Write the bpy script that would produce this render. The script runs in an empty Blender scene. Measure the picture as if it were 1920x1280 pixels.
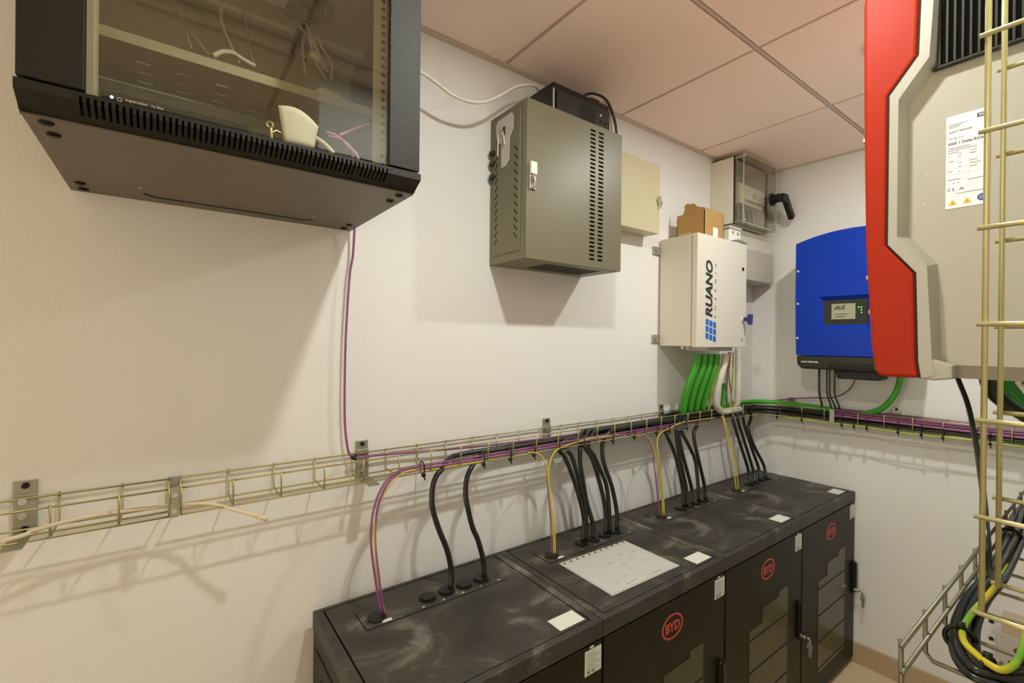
import bpy, bmesh, math, random
from mathutils import Matrix, Vector
random.seed(4)
SC = bpy.context.scene
COL = SC.collection
PI = math.pi

# ---------------------------------------------------------------- camera, world, lamps, exposure
cam_data = bpy.data.cameras.new('camera')
cam_data.sensor_width = 36.0
cam_data.lens = 871.4 * 36.0 / 1920.0
cam_data.clip_start = 0.02
cam = bpy.data.objects.new('camera', cam_data)
COL.objects.link(cam)
_yaw, _pit, _rol = math.radians(53.4315), math.radians(-0.1049), math.radians(0.6083)
_f = Vector((-math.sin(_yaw) * math.cos(_pit), math.cos(_yaw) * math.cos(_pit), math.sin(_pit)))
_r = Vector((math.cos(_yaw), math.sin(_yaw), 0))
_u = _r.cross(_f)
_r2 = math.cos(_rol) * _r + math.sin(_rol) * _u
_u2 = -math.sin(_rol) * _r + math.cos(_rol) * _u
cam.matrix_world = Matrix(((_r2.x, _u2.x, -_f.x, 1.3345), (_r2.y, _u2.y, -_f.y, -2.7105),
                           (_r2.z, _u2.z, -_f.z, 1.5636), (0, 0, 0, 1)))
SC.camera = cam

world = bpy.data.worlds.new('World')
SC.world = world
world.use_nodes = True
world.node_tree.nodes['Background'].inputs[0].default_value = (1.0, 0.89, 0.685, 1)
wn = world.node_tree
wtc = wn.nodes.new('ShaderNodeTexCoord'); wsx = wn.nodes.new('ShaderNodeSeparateXYZ'); wmr = wn.nodes.new('ShaderNodeMapRange')
wmr.inputs['From Min'].default_value = -0.5; wmr.inputs['From Max'].default_value = 0.35
wmr.inputs['To Min'].default_value = 7.0; wmr.inputs['To Max'].default_value = 1.6
wn.links.new(wtc.outputs['Generated'], wsx.inputs[0]); wn.links.new(wsx.outputs['Z'], wmr.inputs['Value'])
wn.links.new(wmr.outputs['Result'], wn.nodes['Background'].inputs[1])

H = 2.5214
LAMPS = ((0.886, -0.875), (0.886, -2.075))
LAMP_W = (14.5, 14.0)
for i, (lx, ly) in enumerate(LAMPS):
    ld = bpy.data.lights.new('lamp', 'AREA')
    ld.shape = 'DISK'; ld.size = 0.065; ld.energy = LAMP_W[i]; ld.color = (0.97, 1.0, 0.94)
    lo = bpy.data.objects.new('lamp', ld); COL.objects.link(lo)
    lo.location = (lx, ly, H - 0.012)
SC.view_settings.view_transform = 'Standard'
SC.view_settings.look = 'None'
SC.view_settings.exposure = -0.30
SC.view_settings.gamma = 1.0
SC.view_settings.use_curve_mapping = False
SC.cycles.max_bounces = 10
SC.cycles.diffuse_bounces = 6
SC.cycles.transparent_max_bounces = 12

# ---------------------------------------------------------------- materials
def nodes(name):
    m = bpy.data.materials.new(name); m.use_nodes = True
    nt = m.node_tree; b = nt.nodes['Principled BSDF']
    return m, nt, b
def mat(name, c, rough=0.5, metal=0.0, bump=0.0, scale=200.0, vary=0.0, vscale=8.0, spec=0.5, emit=None, es=1.0, coat=0.0):
    m, nt, b = nodes(name)
    b.inputs['Base Color'].default_value = (*c, 1)
    b.inputs['Roughness'].default_value = rough
    b.inputs['Metallic'].default_value = metal
    b.inputs['Specular IOR Level'].default_value = spec
    b.inputs['Coat Weight'].default_value = coat
    if emit:
        b.inputs['Emission Color'].default_value = (*emit, 1); b.inputs['Emission Strength'].default_value = es
    tc = nt.nodes.new('ShaderNodeTexCoord')
    if bump:
        n = nt.nodes.new('ShaderNodeTexNoise'); n.inputs['Scale'].default_value = scale; n.inputs['Detail'].default_value = 3
        bp = nt.nodes.new('ShaderNodeBump'); bp.inputs['Strength'].default_value = bump; bp.inputs['Distance'].default_value = 0.002
        nt.links.new(tc.outputs['Object'], n.inputs['Vector'])
        nt.links.new(n.outputs['Fac'], bp.inputs['Height']); nt.links.new(bp.outputs['Normal'], b.inputs['Normal'])
    if vary:
        n2 = nt.nodes.new('ShaderNodeTexNoise'); n2.inputs['Scale'].default_value = vscale; n2.inputs['Detail'].default_value = 5
        mx = nt.nodes.new('ShaderNodeMix'); mx.data_type = 'RGBA'
        mx.inputs['A'].default_value = (*[k * (1 - vary) for k in c], 1)
        mx.inputs['B'].default_value = (*[min(1, k * (1 + vary)) for k in c], 1)
        nt.links.new(tc.outputs['Object'], n2.inputs['Vector'])
        nt.links.new(n2.outputs['Fac'], mx.inputs['Factor']); nt.links.new(mx.outputs['Result'], b.inputs['Base Color'])
    return m

M = {}
M['wall'] = mat('wall_paint', (0.79, 0.785, 0.75), 0.85, bump=0.2, scale=160, vary=0.02, vscale=3)
M['ceiling'] = mat('ceiling_tile', (0.98, 0.80, 0.68), 0.9, bump=0.15, scale=300)
M['grid'] = mat('ceiling_grid_metal', (0.62, 0.50, 0.40), 0.6)
M['void'] = mat('plenum_dark', (0.05, 0.04, 0.03), 0.9)
M['angle'] = mat('wall_angle_metal', (0.66, 0.55, 0.45), 0.6)
M['base'] = mat('baseboard_tile', (0.47, 0.36, 0.22), 0.35, vary=0.08, vscale=12)
M['rackblack'] = mat('rack_black_powder', (0.012, 0.0115, 0.006), 0.40, spec=0.3, bump=0.5, scale=700)
M['rackgrey'] = mat('rack_panel_floor_lit', (0.135, 0.112, 0.082), 0.5, vary=0.12, vscale=6)  # tan light thrown up by the floor is put into this colour
M['rackin'] = mat('rack_inside', (0.55, 0.52, 0.39), 0.6)  # black in itself; reflected room light is put into this paler colour
M['black'] = mat('black_plastic', (0.011, 0.011, 0.008), 0.4, spec=0.3)
M['blackgloss'] = mat('black_gloss', (0.010, 0.010, 0.009), 0.18)
M['hole'] = mat('hole_dark', (0.004, 0.004, 0.003), 0.8)
M['olive'] = mat('grey_cabinet_paint', (0.165, 0.150, 0.088), 0.40, spec=0.4, bump=0.06, scale=500, vary=0.05, vscale=5)
M['cream'] = mat('cream_paint', (0.58, 0.53, 0.34), 0.45)
M['ral'] = mat('light_grey_enclosure', (0.70, 0.66, 0.56), 0.42)
M['greyplastic'] = mat('grey_plastic', (0.55, 0.51, 0.45), 0.5)
M['white'] = mat('white_plastic', (0.80, 0.78, 0.71), 0.45)
M['paper'] = mat('white_paper', (0.80, 0.79, 0.76), 0.8)
M['sticker'] = mat('pale_sticker', (0.70, 0.73, 0.64), 0.5)
M['card'] = mat('cardboard', (0.42, 0.255, 0.085), 0.85, vary=0.06, vscale=20)
M['chrome'] = mat('chrome', (0.75, 0.74, 0.70), 0.2, metal=1.0)
M['steel'] = mat('galvanised_steel', (0.44, 0.44, 0.38), 0.4, metal=0.8, vary=0.15, vscale=60)
M['zinc'] = mat('yellow_zinc_wire', (0.36, 0.34, 0.14), 0.36, metal=0.7)
M['zincshade'] = mat('shaded_zinc_wire', (0.20, 0.19, 0.13), 0.42, metal=0.6)  # zinc wire copy with the right tray's shade put into its colour
M['zinclit'] = mat('lit_zinc_wire', (0.60, 0.56, 0.28), 0.36, metal=0.6)  # paler zinc wire copy, highlights of the upright tray put into its colour
M['brass'] = mat('brass_key', (0.65, 0.52, 0.26), 0.35, metal=0.9)
M['cable'] = mat('black_cable', (0.014, 0.016, 0.012), 0.28)
M['purple'] = mat('purple_cable', (0.25, 0.08, 0.19), 0.4)
M['violet'] = mat('violet_cable', (0.55, 0.25, 0.50), 0.4)
M['yellow'] = mat('yellow_wire', (0.62, 0.50, 0.04), 0.4)
M['yelgreen'] = mat('yellow_green_wire', (0.42, 0.52, 0.05), 0.4)
M['orange'] = mat('orange_wire', (0.50, 0.22, 0.03), 0.4)
M['green'] = mat('green_conduit', (0.055, 0.36, 0.025), 0.4, bump=0.0)
M['dkgreen'] = mat('dark_green_conduit', (0.02, 0.19, 0.03), 0.35)
M['whitecable'] = mat('white_cable', (0.72, 0.69, 0.60), 0.5)
M['creamcable'] = mat('cream_cable', (0.68, 0.60, 0.42), 0.5)
M['greycable'] = mat('grey_cable', (0.50, 0.48, 0.38), 0.5)
M['blue'] = mat('blue_paint', (0.002, 0.034, 0.36), 0.42, spec=0.22)
M['bluekey'] = mat('blue_key_plastic', (0.02, 0.03, 0.15), 0.35)
M['logoblue'] = mat('logo_blue', (0.015, 0.16, 0.55), 0.5)
M['dark'] = mat('dark_grey_plastic', (0.026, 0.026, 0.017), 0.42, spec=0.3)
M['red'] = mat('red_paint', (0.36, 0.024, 0.007), 0.45, spec=0.12)
M['alu'] = mat('grey_aluminium_paint', (0.38, 0.36, 0.285), 0.42)
M['logored'] = mat('logo_red', (0.62, 0.075, 0.05), 0.5)
M['ink'] = mat('ink_black', (0.03, 0.028, 0.025), 0.6)
M['inkgrey'] = mat('ink_grey', (0.28, 0.27, 0.24), 0.6)
M['warn'] = mat('warning_yellow', (0.62, 0.42, 0.02), 0.5)
M['badge'] = mat('badge_blue', (0.06, 0.10, 0.28), 0.5)
M['battery'] = mat('battery_black_paint', (0.016, 0.0145, 0.005), 0.42, spec=0.2, bump=0.10, scale=500)
M['batwin'] = mat('battery_tinted_window', (0.060, 0.055, 0.022), 0.2, spec=0.35)
M['lcd'] = mat('lcd_screen', (0.30, 0.30, 0.20), 0.2, emit=(0.5, 0.5, 0.3), es=0.12)
M['led'] = mat('green_led', (0.02, 0.3, 0.05), 0.4, emit=(0.15, 1.0, 0.2), es=1.5)
M['ledblue'] = mat('blue_led', (0.3, 0.4, 0.8), 0.4, emit=(0.45, 0.6, 1.0), es=3)
M['lampface'] = mat('lamp_face', (0.9, 0.9, 0.85), 0.5, emit=(1, 0.93, 0.8), es=6)
M['reddot'] = mat('red_button', (0.25, 0.03, 0.03), 0.5)
M['socket'] = mat('beige_box', (0.55, 0.44, 0.30), 0.5)

def dusty():
    m, nt, b = nodes('battery_top_dusty')
    tc = nt.nodes.new('ShaderNodeTexCoord')
    mp = nt.nodes.new('ShaderNodeMapping'); mp.inputs['Scale'].default_value = (1.2, 0.8, 1.0)
    n = nt.nodes.new('ShaderNodeTexNoise'); n.inputs['Scale'].default_value = 6; n.inputs['Detail'].default_value = 7
    n.inputs['Roughness'].default_value = 0.62; n.inputs['Distortion'].default_value = 0.6
    r = nt.nodes.new('ShaderNodeValToRGB')
    r.color_ramp.elements[0].position = 0.34; r.color_ramp.elements[0].color = (0.024, 0.021, 0.014, 1)
    r.color_ramp.elements[1].position = 0.74; r.color_ramp.elements[1].color = (0.24, 0.22, 0.175, 1)
    e = r.color_ramp.elements.new(0.54); e.color = (0.046, 0.041, 0.031, 1)
    nt.links.new(tc.outputs['Object'], mp.inputs['Vector']); nt.links.new(mp.outputs['Vector'], n.inputs['Vector'])
    nt.links.new(n.outputs['Fac'], r.inputs['Fac']); nt.links.new(r.outputs['Color'], b.inputs['Base Color'])
    b.inputs['Roughness'].default_value = 0.5
    return m
M['battop'] = dusty()

def floor_mat():
    m, nt, b = nodes('floor_tile')
    tc = nt.nodes.new('ShaderNodeTexCoord')
    br = nt.nodes.new('ShaderNodeTexBrick'); br.offset = 0.0
    br.inputs['Color1'].default_value = (0.70, 0.55, 0.345, 1); br.inputs['Color2'].default_value = (0.68, 0.54, 0.34, 1)
    br.inputs['Mortar'].default_value = (0.56, 0.46, 0.31, 1)
    br.inputs['Scale'].default_value = 1.0; br.inputs['Mortar Size'].default_value = 0.004
    br.inputs['Brick Width'].default_value = 0.45; br.inputs['Row Height'].default_value = 0.45
    nt.links.new(tc.outputs['Object'], br.inputs['Vector']); nt.links.new(br.outputs['Color'], b.inputs['Base Color'])
    b.inputs['Roughness'].default_value = 0.35
    return m
M['floor'] = floor_mat()

def stripes(name, c1, c2, axis, scale, rough=0.5):
    m, nt, b = nodes(name)
    tc = nt.nodes.new('ShaderNodeTexCoord')
    w = nt.nodes.new('ShaderNodeTexWave'); w.bands_direction = axis; w.inputs['Scale'].default_value = scale
    mx = nt.nodes.new('ShaderNodeMix'); mx.data_type = 'RGBA'
    mx.inputs['A'].default_value = (*c1, 1); mx.inputs['B'].default_value = (*c2, 1)
    bp = nt.nodes.new('ShaderNodeBump'); bp.inputs['Strength'].default_value = 0.5; bp.inputs['Distance'].default_value = 0.003
    nt.links.new(tc.outputs['Object'], w.inputs['Vector']); nt.links.new(w.outputs['Fac'], mx.inputs['Factor'])
    nt.links.new(w.outputs['Fac'], bp.inputs['Height']); nt.links.new(bp.outputs['Normal'], b.inputs['Normal'])
    nt.links.new(mx.outputs['Result'], b.inputs['Base Color']); b.inputs['Roughness'].default_value = rough
    return m

def glassy(name, tint, refl=0.05, rough=0.02, haze=0.0, hazecol=(0.5, 0.5, 0.42)):
    m = bpy.data.materials.new(name); m.use_nodes = True
    nt = m.node_tree; nt.nodes.clear()
    out = nt.nodes.new('ShaderNodeOutputMaterial')
    tr = nt.nodes.new('ShaderNodeBsdfTransparent'); tr.inputs['Color'].default_value = (*tint, 1)
    gl = nt.nodes.new('ShaderNodeBsdfGlossy'); gl.inputs['Roughness'].default_value = rough
    lw = nt.nodes.new('ShaderNodeLayerWeight'); lw.inputs['Blend'].default_value = 0.5
    pw = nt.nodes.new('ShaderNodeMath'); pw.operation = 'POWER'; pw.inputs[1].default_value = 4.0
    fr = nt.nodes.new('ShaderNodeMath'); fr.operation = 'MULTIPLY_ADD'; fr.inputs[1].default_value = 0.6; fr.inputs[2].default_value = refl
    nt.links.new(lw.outputs['Facing'], pw.inputs[0]); nt.links.new(pw.outputs[0], fr.inputs[0])
    mx = nt.nodes.new('ShaderNodeMixShader')
    nt.links.new(fr.outputs[0], mx.inputs[0]); nt.links.new(tr.outputs[0], mx.inputs[1]); nt.links.new(gl.outputs[0], mx.inputs[2])
    last = mx
    if haze:
        df = nt.nodes.new('ShaderNodeBsdfDiffuse'); df.inputs['Color'].default_value = (*hazecol, 1)
        m2 = nt.nodes.new('ShaderNodeMixShader'); m2.inputs[0].default_value = haze
        nt.links.new(mx.outputs[0], m2.inputs[1]); nt.links.new(df.outputs[0], m2.inputs[2]); last = m2
    nt.links.new(last.outputs[0], out.inputs['Surface'])
    return m
M['glass'] = glassy('rack_door_glass', (0.95, 0.95, 0.88), 0.07, 0.03)
M['clear'] = glassy('clear_cover_plastic', (0.90, 0.89, 0.84), 0.05, 0.05, 0.035)
M['sheetgrey'] = mat('document_sheet', (0.56, 0.545, 0.52), 0.5, vary=0.06, vscale=14)
M['faint'] = mat('faint_print', (0.40, 0.39, 0.37), 0.7)

# ---------------------------------------------------------------- mesh helpers
def catmull(pts, n):
    P = [Vector(p) for p in pts]
    if len(P) < 3: return P
    out = []
    Q = [2 * P[0] - P[1]] + P + [2 * P[-1] - P[-2]]
    for i in range(1, len(Q) - 2):
        a, b, c, d = Q[i - 1], Q[i], Q[i + 1], Q[i + 2]
        for k in range(n):
            t = k / n
            out.append(0.5 * ((2 * b) + (c - a) * t + (2 * a - 5 * b + 4 * c - d) * t * t + (3 * b - a - 3 * c + d) * t ** 3))
    out.append(P[-1])
    return out

class MB:
    def __init__(s): s.v = []; s.f = []; s.m = []; s.cur = 0
    def slot(s, i): s.cur = i; return s
    def _add(s, verts, faces):
        o = len(s.v); s.v += [Vector(p) for p in verts]
        for f in faces: s.f.append([o + i for i in f]); s.m.append(s.cur)
        return s
    def box(s, x0, x1, y0, y1, z0, z1):
        x0, x1 = min(x0, x1), max(x0, x1); y0, y1 = min(y0, y1), max(y0, y1); z0, z1 = min(z0, z1), max(z0, z1)
        v = [(x0, y0, z0), (x1, y0, z0), (x1, y1, z0), (x0, y1, z0), (x0, y0, z1), (x1, y0, z1), (x1, y1, z1), (x0, y1, z1)]
        return s._add(v, [(0, 3, 2, 1), (4, 5, 6, 7), (0, 1, 5, 4), (1, 2, 6, 5), (2, 3, 7, 6), (3, 0, 4, 7)])
    def quad(s, a, b, c, d): return s._add([a, b, c, d], [(0, 1, 2, 3)])
    def prism(s, poly, axis, a, b):
        """extrude a 2D polygon along an axis; poly in the other two axes in order (xyz minus axis)"""
        n = len(poly)
        def p(q, t):
            return {'x': (t, q[0], q[1]), 'y': (q[0], t, q[1]), 'z': (q[0], q[1], t)}[axis]
        v = [p(q, a) for q in poly] + [p(q, b) for q in poly]
        f = [tuple(range(n))[::-1], tuple(range(n, 2 * n))] + [(i, (i + 1) % n, n + (i + 1) % n, n + i) for i in range(n)]
        return s._add(v, f)
    def band(s, A, B, axis, a, b):
        """solid strip between two open polylines A and B (same length), extruded along axis"""
        for i in range(len(A) - 1): s.prism([A[i], A[i + 1], B[i + 1], B[i]], axis, a, b)
        return s
    def cyl(s, p0, p1, r, n=12, r2=None):
        p0, p1 = Vector(p0), Vector(p1); r2 = r if r2 is None else r2
        d = (p1 - p0).normalized(); t = Vector((0, 0, 1)) if abs(d.z) < 0.9 else Vector((1, 0, 0))
        u = d.cross(t).normalized(); w = d.cross(u)
        v = [p0 + r * (math.cos(2 * PI * k / n) * u + math.sin(2 * PI * k / n) * w) for k in range(n)]
        v += [p1 + r2 * (math.cos(2 * PI * k / n) * u + math.sin(2 * PI * k / n) * w) for k in range(n)]
        f = [(k, (k + 1) % n, n + (k + 1) % n, n + k) for k in range(n)] + [tuple(range(n))[::-1], tuple(range(n, 2 * n))]
        return s._add(v, f)
    def tube(s, pts, r, n=8, k=6, ridge=None):
        P = catmull(pts, k) if k > 1 else [Vector(p) for p in pts]
        P = [p for i, p in enumerate(P) if i == 0 or (p - P[i - 1]).length > 1e-6]
        T = [((P[min(i + 1, len(P) - 1)] - P[max(i - 1, 0)]).normalized()) for i in range(len(P))]
        u = T[0].orthogonal().normalized(); v = []; f = []
        for i, p in enumerate(P):
            u = (u - u.dot(T[i]) * T[i]).normalized(); w = T[i].cross(u)
            rr = r if not ridge else r * (1 + (ridge if i % 2 else -ridge))
            v += [p + rr * (math.cos(2 * PI * j / n) * u + math.sin(2 * PI * j / n) * w) for j in range(n)]
        for i in range(len(P) - 1):
            for j in range(n):
                f.append((i * n + j, i * n + (j + 1) % n, (i + 1) * n + (j + 1) % n, (i + 1) * n + j))
        f += [tuple(range(n))[::-1], tuple(range((len(P) - 1) * n, len(P) * n))]
        return s._add(v, f)
    def ball(s, c, r, sc=(1, 1, 1), n=10, m=6):
        v = [Vector(c) + Vector((0, 0, -r * sc[2]))]
        for i in range(1, m):
            a = -PI / 2 + PI * i / m
            for j in range(n):
                b = 2 * PI * j / n
                v.append(Vector(c) + r * Vector((sc[0] * math.cos(a) * math.cos(b), sc[1] * math.cos(a) * math.sin(b), sc[2] * math.sin(a))))
        v.append(Vector(c) + Vector((0, 0, r * sc[2])))
        f = [(0, 1 + (j + 1) % n, 1 + j) for j in range(n)]
        for i in range(m - 2):
            for j in range(n):
                f.append((1 + i * n + j, 1 + i * n + (j + 1) % n, 1 + (i + 1) * n + (j + 1) % n, 1 + (i + 1) * n + j))
        L = len(v) - 1
        f += [(1 + (m - 2) * n + j, 1 + (m - 2) * n + (j + 1) % n, L) for j in range(n)]
        return s._add(v, f)
    def ring(s, c, r0, r1, axis, t, n=32, sx=1.0, sy=1.0):
        """flat annulus of thickness t around axis"""
        def p(rad, k, h):
            a = 2 * PI * k / n; q = (rad * sx * math.cos(a), rad * sy * math.sin(a))
            o = {'x': (h, q[0], q[1]), 'y': (q[0], h, q[1]), 'z': (q[0], q[1], h)}[axis]
            return Vector(c) + Vector(o)
        v = []
        for k in range(n): v += [p(r0, k, 0), p(r1, k, 0), p(r0, k, t), p(r1, k, t)]
        f = []
        for k in range(n):
            a = 4 * k; b = 4 * ((k + 1) % n)
            f += [(a, b, b + 1, a + 1), (a + 2, a + 3, b + 3, b + 2), (a + 1, b + 1, b + 3, a + 3), (a, a + 2, b + 2, b)]
        return s._add(v, f)
    def build(s, name, m, parent=None, bevel=0.0, smooth=False, local=False, seg=2, weld=False):
        me = bpy.data.meshes.new(name)
        vs = s.v
        if parent is not None and not local:
            inv = WM[parent.name].inverted(); vs = [inv @ v for v in vs]
        off = Vector((0, 0, 0))
        if parent is None:
            lo = Vector([min(v[i] for v in vs) for i in range(3)]); hi = Vector([max(v[i] for v in vs) for i in range(3)])
            off = Vector(((lo.x + hi.x) / 2, (lo.y + hi.y) / 2, lo.z)); vs = [v - off for v in vs]
        me.from_pydata([tuple(v) for v in vs], [], s.f)
        ms = m if isinstance(m, (list, tuple)) else [m]
        for q in ms: me.materials.append(q)
        for p, i in zip(me.polygons, s.m): p.material_index = min(i, len(ms) - 1); p.use_smooth = smooth
        bm = bmesh.new(); bm.from_mesh(me)
        if weld: bmesh.ops.remove_doubles(bm, verts=bm.verts, dist=1e-5)
        bmesh.ops.recalc_face_normals(bm, faces=bm.faces); bm.to_mesh(me); bm.free()
        o = bpy.data.objects.new(name, me); COL.objects.link(o)
        if parent is not None:
            o.parent = parent; WM[o.name] = WM[parent.name].copy()
        else:
            o.location = off; WM[o.name] = Matrix.Translation(off)
        if bevel:
            b = o.modifiers.new('bevel', 'BEVEL'); b.width = bevel; b.segments = seg; b.limit_method = 'ANGLE'; b.angle_limit = math.radians(40)
        return o

WM = {}
def tag(o, label, cat, group=None, kind=None):
    o['label'] = label; o['category'] = cat
    if group: o['group'] = group
    if kind: o['kind'] = kind
    return o
def thing(name, label, cat, loc, rz=0.0, group=None):
    o = bpy.data.objects.new(name, None); COL.objects.link(o)
    o.location = loc; o.rotation_euler = (0, 0, rz); o.empty_display_size = 0.05
    WM[o.name] = Matrix.Translation(Vector(loc)) @ Matrix.Rotation(rz, 4, 'Z')
    return tag(o, label, cat, group)
def struct(name, mb, m, **kw):
    o = mb.build(name, m, **kw); o['kind'] = 'structure'; return o
def single(name, mb, m, label, cat, group=None, **kw):
    return tag(mb.build(name, m, **kw), label, cat, group)

def text(name, body, m, parent, origin, right, up, width=None, height=None, bold=0.0, shear=0.0, local=False, ext=0.0006, spacing=1.0):
    cu = bpy.data.curves.new(name, 'FONT'); cu.body = body; cu.size = 1.0; cu.align_x = 'CENTER'; cu.align_y = 'CENTER'
    cu.offset = bold; cu.shear = shear; cu.space_character = spacing; cu.resolution_u = 3
    tmp = bpy.data.objects.new(name, cu)
    COL.objects.link(tmp)
    me = bpy.data.meshes.new_from_object(tmp)
    bpy.data.objects.remove(tmp); bpy.data.curves.remove(cu)
    xs = [v.co.x for v in me.vertices]; ys = [v.co.y for v in me.vertices]
    w, h = max(xs) - min(xs), max(ys) - min(ys); cx, cy = (max(xs) + min(xs)) / 2, (max(ys) + min(ys)) / 2
    sx = width / w if width else None; sy = height / h if height else None
    sx = sx or sy; sy = sy or sx
    R, U = Vector(right).normalized(), Vector(up).normalized(); N = R.cross(U)
    O = Vector(origin)
    inv = Matrix.Identity(4) if local else WM[parent.name].inverted()
    for v in me.vertices:
        v.co = inv @ (O + R * (v.co.x - cx) * sx + U * (v.co.y - cy) * sy + N * ext)
    me.materials.append(m)
    o = bpy.data.objects.new(name, me); COL.objects.link(o); o.parent = parent; WM[o.name] = WM[parent.name].copy()
    return o
def clone(o, dloc, parent):
    c = o.copy(); c.location = o.location + Vector(dloc); COL.objects.link(c); c.parent = parent
    return c

# W2: the far wall, turned 1.7 degrees about z
W2Y, W2S = 0.015, 0.03
W2R = math.atan(W2S)
def w2(x, d, z): return (x + W2S * d, W2Y + W2S * x - d, z)

# ================================================================= SETTING
struct('floor', MB().box(-0.1, 1.85, -6.4, 0.2, -0.06, 0.0), M['floor'])
struct('wall_left', MB().box(-0.1, 0.0, -6.4, 0.2, 0, H + 0.08), M['wall'])
o = MB().prism([(-0.1, W2Y - 0.1 * W2S), (2.5, W2Y + 2.5 * W2S), (2.5, 0.25), (-0.1, 0.2)], 'z', 0, H + 0.08)
struct('wall_back', o, M['wall'])
struct('wall_right', MB().box(1.31, 2.5, -2.28, 0.2, 0, H + 0.08), M['wall'])
struct('wall_side', MB().box(1.75, 1.85, -6.4, -2.28, 0, H + 0.08), M['wall'])
cl = MB(); gr = MB()
XB = [0.0277 - 0.011, 0.5864, 1.1864, 1.7864, 2.3864]
YB = [-0.5754 - 0.6 * k for k in range(-1, 11)]
YB[0] = 0.045
G = 0.010
for i in range(len(XB) - 1):
    for j in range(len(YB) - 1):
        y1, y0 = YB[j], YB[j + 1]
        cl.box(XB[i] + G, XB[i + 1] - G, y0 + G * 0.75, y1 - G * 0.75, H, H + 0.02)
cl.slot(1).box(-0.1, 2.5, -6.4, 0.2, H + 0.02, H + 0.08)
struct('ceiling', cl, [M['ceiling'], M['void']])
for xb in XB[1:]: gr.box(xb - 0.0055, xb + 0.0055, -6.37, 0.04, H + 0.002, H + 0.019)
for yb_ in YB[1:]: gr.box(0.02, 2.4, yb_ - 0.0045, yb_ + 0.0045, H + 0.003, H + 0.0185)
struct('trim_1', gr, M['grid'])
struct('trim_2', MB().box(0.0, 0.024, -6.37, 0.02, H - 0.0025, H + 0.018), M['angle'])
tb = MB().prism([(0.0, W2Y - 0.024), (1.31, W2Y + 1.31 * W2S - 0.024), (1.31, W2Y + 1.31 * W2S + 0.01), (0.0, W2Y + 0.01)], 'z', H - 0.0025, H + 0.018)
struct('trim_3', tb, M['angle'])
bb = MB().prism([(0.012, W2Y - 0.012), (1.31, W2Y + 1.31 * W2S - 0.012), (1.31, W2Y + 1.31 * W2S + 0.004), (0.012, W2Y + 0.004)], 'z', 0, 0.098)
struct('baseboard_back', bb, M['base'], bevel=0.003)
struct('baseboard_left', MB().box(0, 0.012, -6.37, W2Y, 0, 0.098), M['base'], bevel=0.003)
struct('baseboard_right', MB().box(1.298, 1.31, -2.28, 0.03, 0, 0.098), M['base'], bevel=0.003)

# ceiling lamps
def lamp_fix(x, y, label):
    t = thing('ceiling_light', label, 'ceiling light', (x, y, H - 0.01), group='recessed ceiling lights')
    MB().ring((x, y, H - 0.008), 0.066, 0.092, 'z', 0.008, 40).build('trim_ring', M['white'], t)
    MB().cyl((x, y, H - 0.002), (x, y, H), 0.066, 40).build('diffuser', M['lampface'], t)
lamp_fix(*LAMPS[0], 'round recessed ceiling light in the tile above the red inverter')
lamp_fix(*LAMPS[1], 'round recessed ceiling light in the tile in front of the black rack')

# ================================================================= BLACK NETWORK RACK on the left wall
RY0, RY1, RZ0, RZ1 = -2.876, -2.294, 1.869, 2.40
rack = thing('network_rack', 'black wall-mounted network rack with a glass door, top left above the wire tray', 'network rack', (0, (RY0 + RY1) / 2, RZ0))
b = MB()
b.box(0, 0.425, RY0, RY0 + 0.0015 + 0.004, RZ0 + 0.003, RZ1)          # side sheets
b.box(0, 0.425, RY1 - 0.0055, RY1, RZ0 + 0.003, RZ1)
b.box(0, 0.425, RY0, RY1, RZ1, RZ1 + 0.004)
b.build('side_panel', M['rackblack'], rack, bevel=0.001)
MB().box(0.0005, 0.006, RY0 + 0.006, RY1 - 0.006, RZ0 + 0.004, RZ1 - 0.001).build('back_panel', M['rackin'], rack)
tp = MB().box(0.006, 0.42, RY0 + 0.006, RY1 - 0.006, 2.312, 2.322)
tp.box(0.10, 0.112, RY0 + 0.006, RY1 - 0.006, 2.300, 2.312).box(0.02, 0.03, RY0 + 0.006, RY1 - 0.006, 2.296, 2.312)
top = tp.build('inner_top', M['rackin'], rack)
fan = MB()
for k in range(6): fan.ring((0.22, -2.47, 2.303), 0.010 + 0.0095 * k, 0.0125 + 0.0095 * k, 'z', 0.003, 36)
for k in range(4):
    a = PI / 4 + k * PI / 2
    fan.cyl((0.22, -2.47, 2.306), (0.22 + 0.062 * math.cos(a), -2.47 + 0.062 * math.sin(a), 2.306), 0.0015, 6)
fan.build('fan_guard', M['zinc'], rack, smooth=True)
# bottom panel with its cable slot
bp = MB()
bp.box(0.0, 0.418, RY0 + 0.001, RY1 - 0.001, RZ0, RZ0 + 0.003)
bottom = bp.build('bottom_panel', M['rackgrey'], rack, bevel=0.0006)
s = MB()
s.tube([(0.070, -2.753, RZ0 - 0.0004), (0.052, -2.735, RZ0 - 0.0004), (0.052, -2.43, RZ0 - 0.0004), (0.068, -2.413, RZ0 - 0.0004)], 0.0016, 6, 1)
s.build('cable_slot', M['hole'], bottom)
for (x, y) in ((0.112, -2.758), (0.098, -2.418)):
    MB().cyl((x, y, RZ0 - 0.0006), (x, y, RZ0 + 0.001), 0.0026, 10).build('hole', M['sticker'], bottom)
for (x, y) in ((0.401, -2.852), (0.353, -2.851), (0.077, -2.852), (0.032, -2.852), (0.350, -2.319), (0.398, -2.318), (0.075, -2.322), (0.029, -2.322)):
    sc = MB().cyl((x, y, RZ0 - 0.0035), (x, y, RZ0), 0.0085, 6).cyl((x, y, RZ0 - 0.005), (x, y, RZ0 - 0.003), 0.005, 12)
    sc.build('screw', M['black'], rack)
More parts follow.
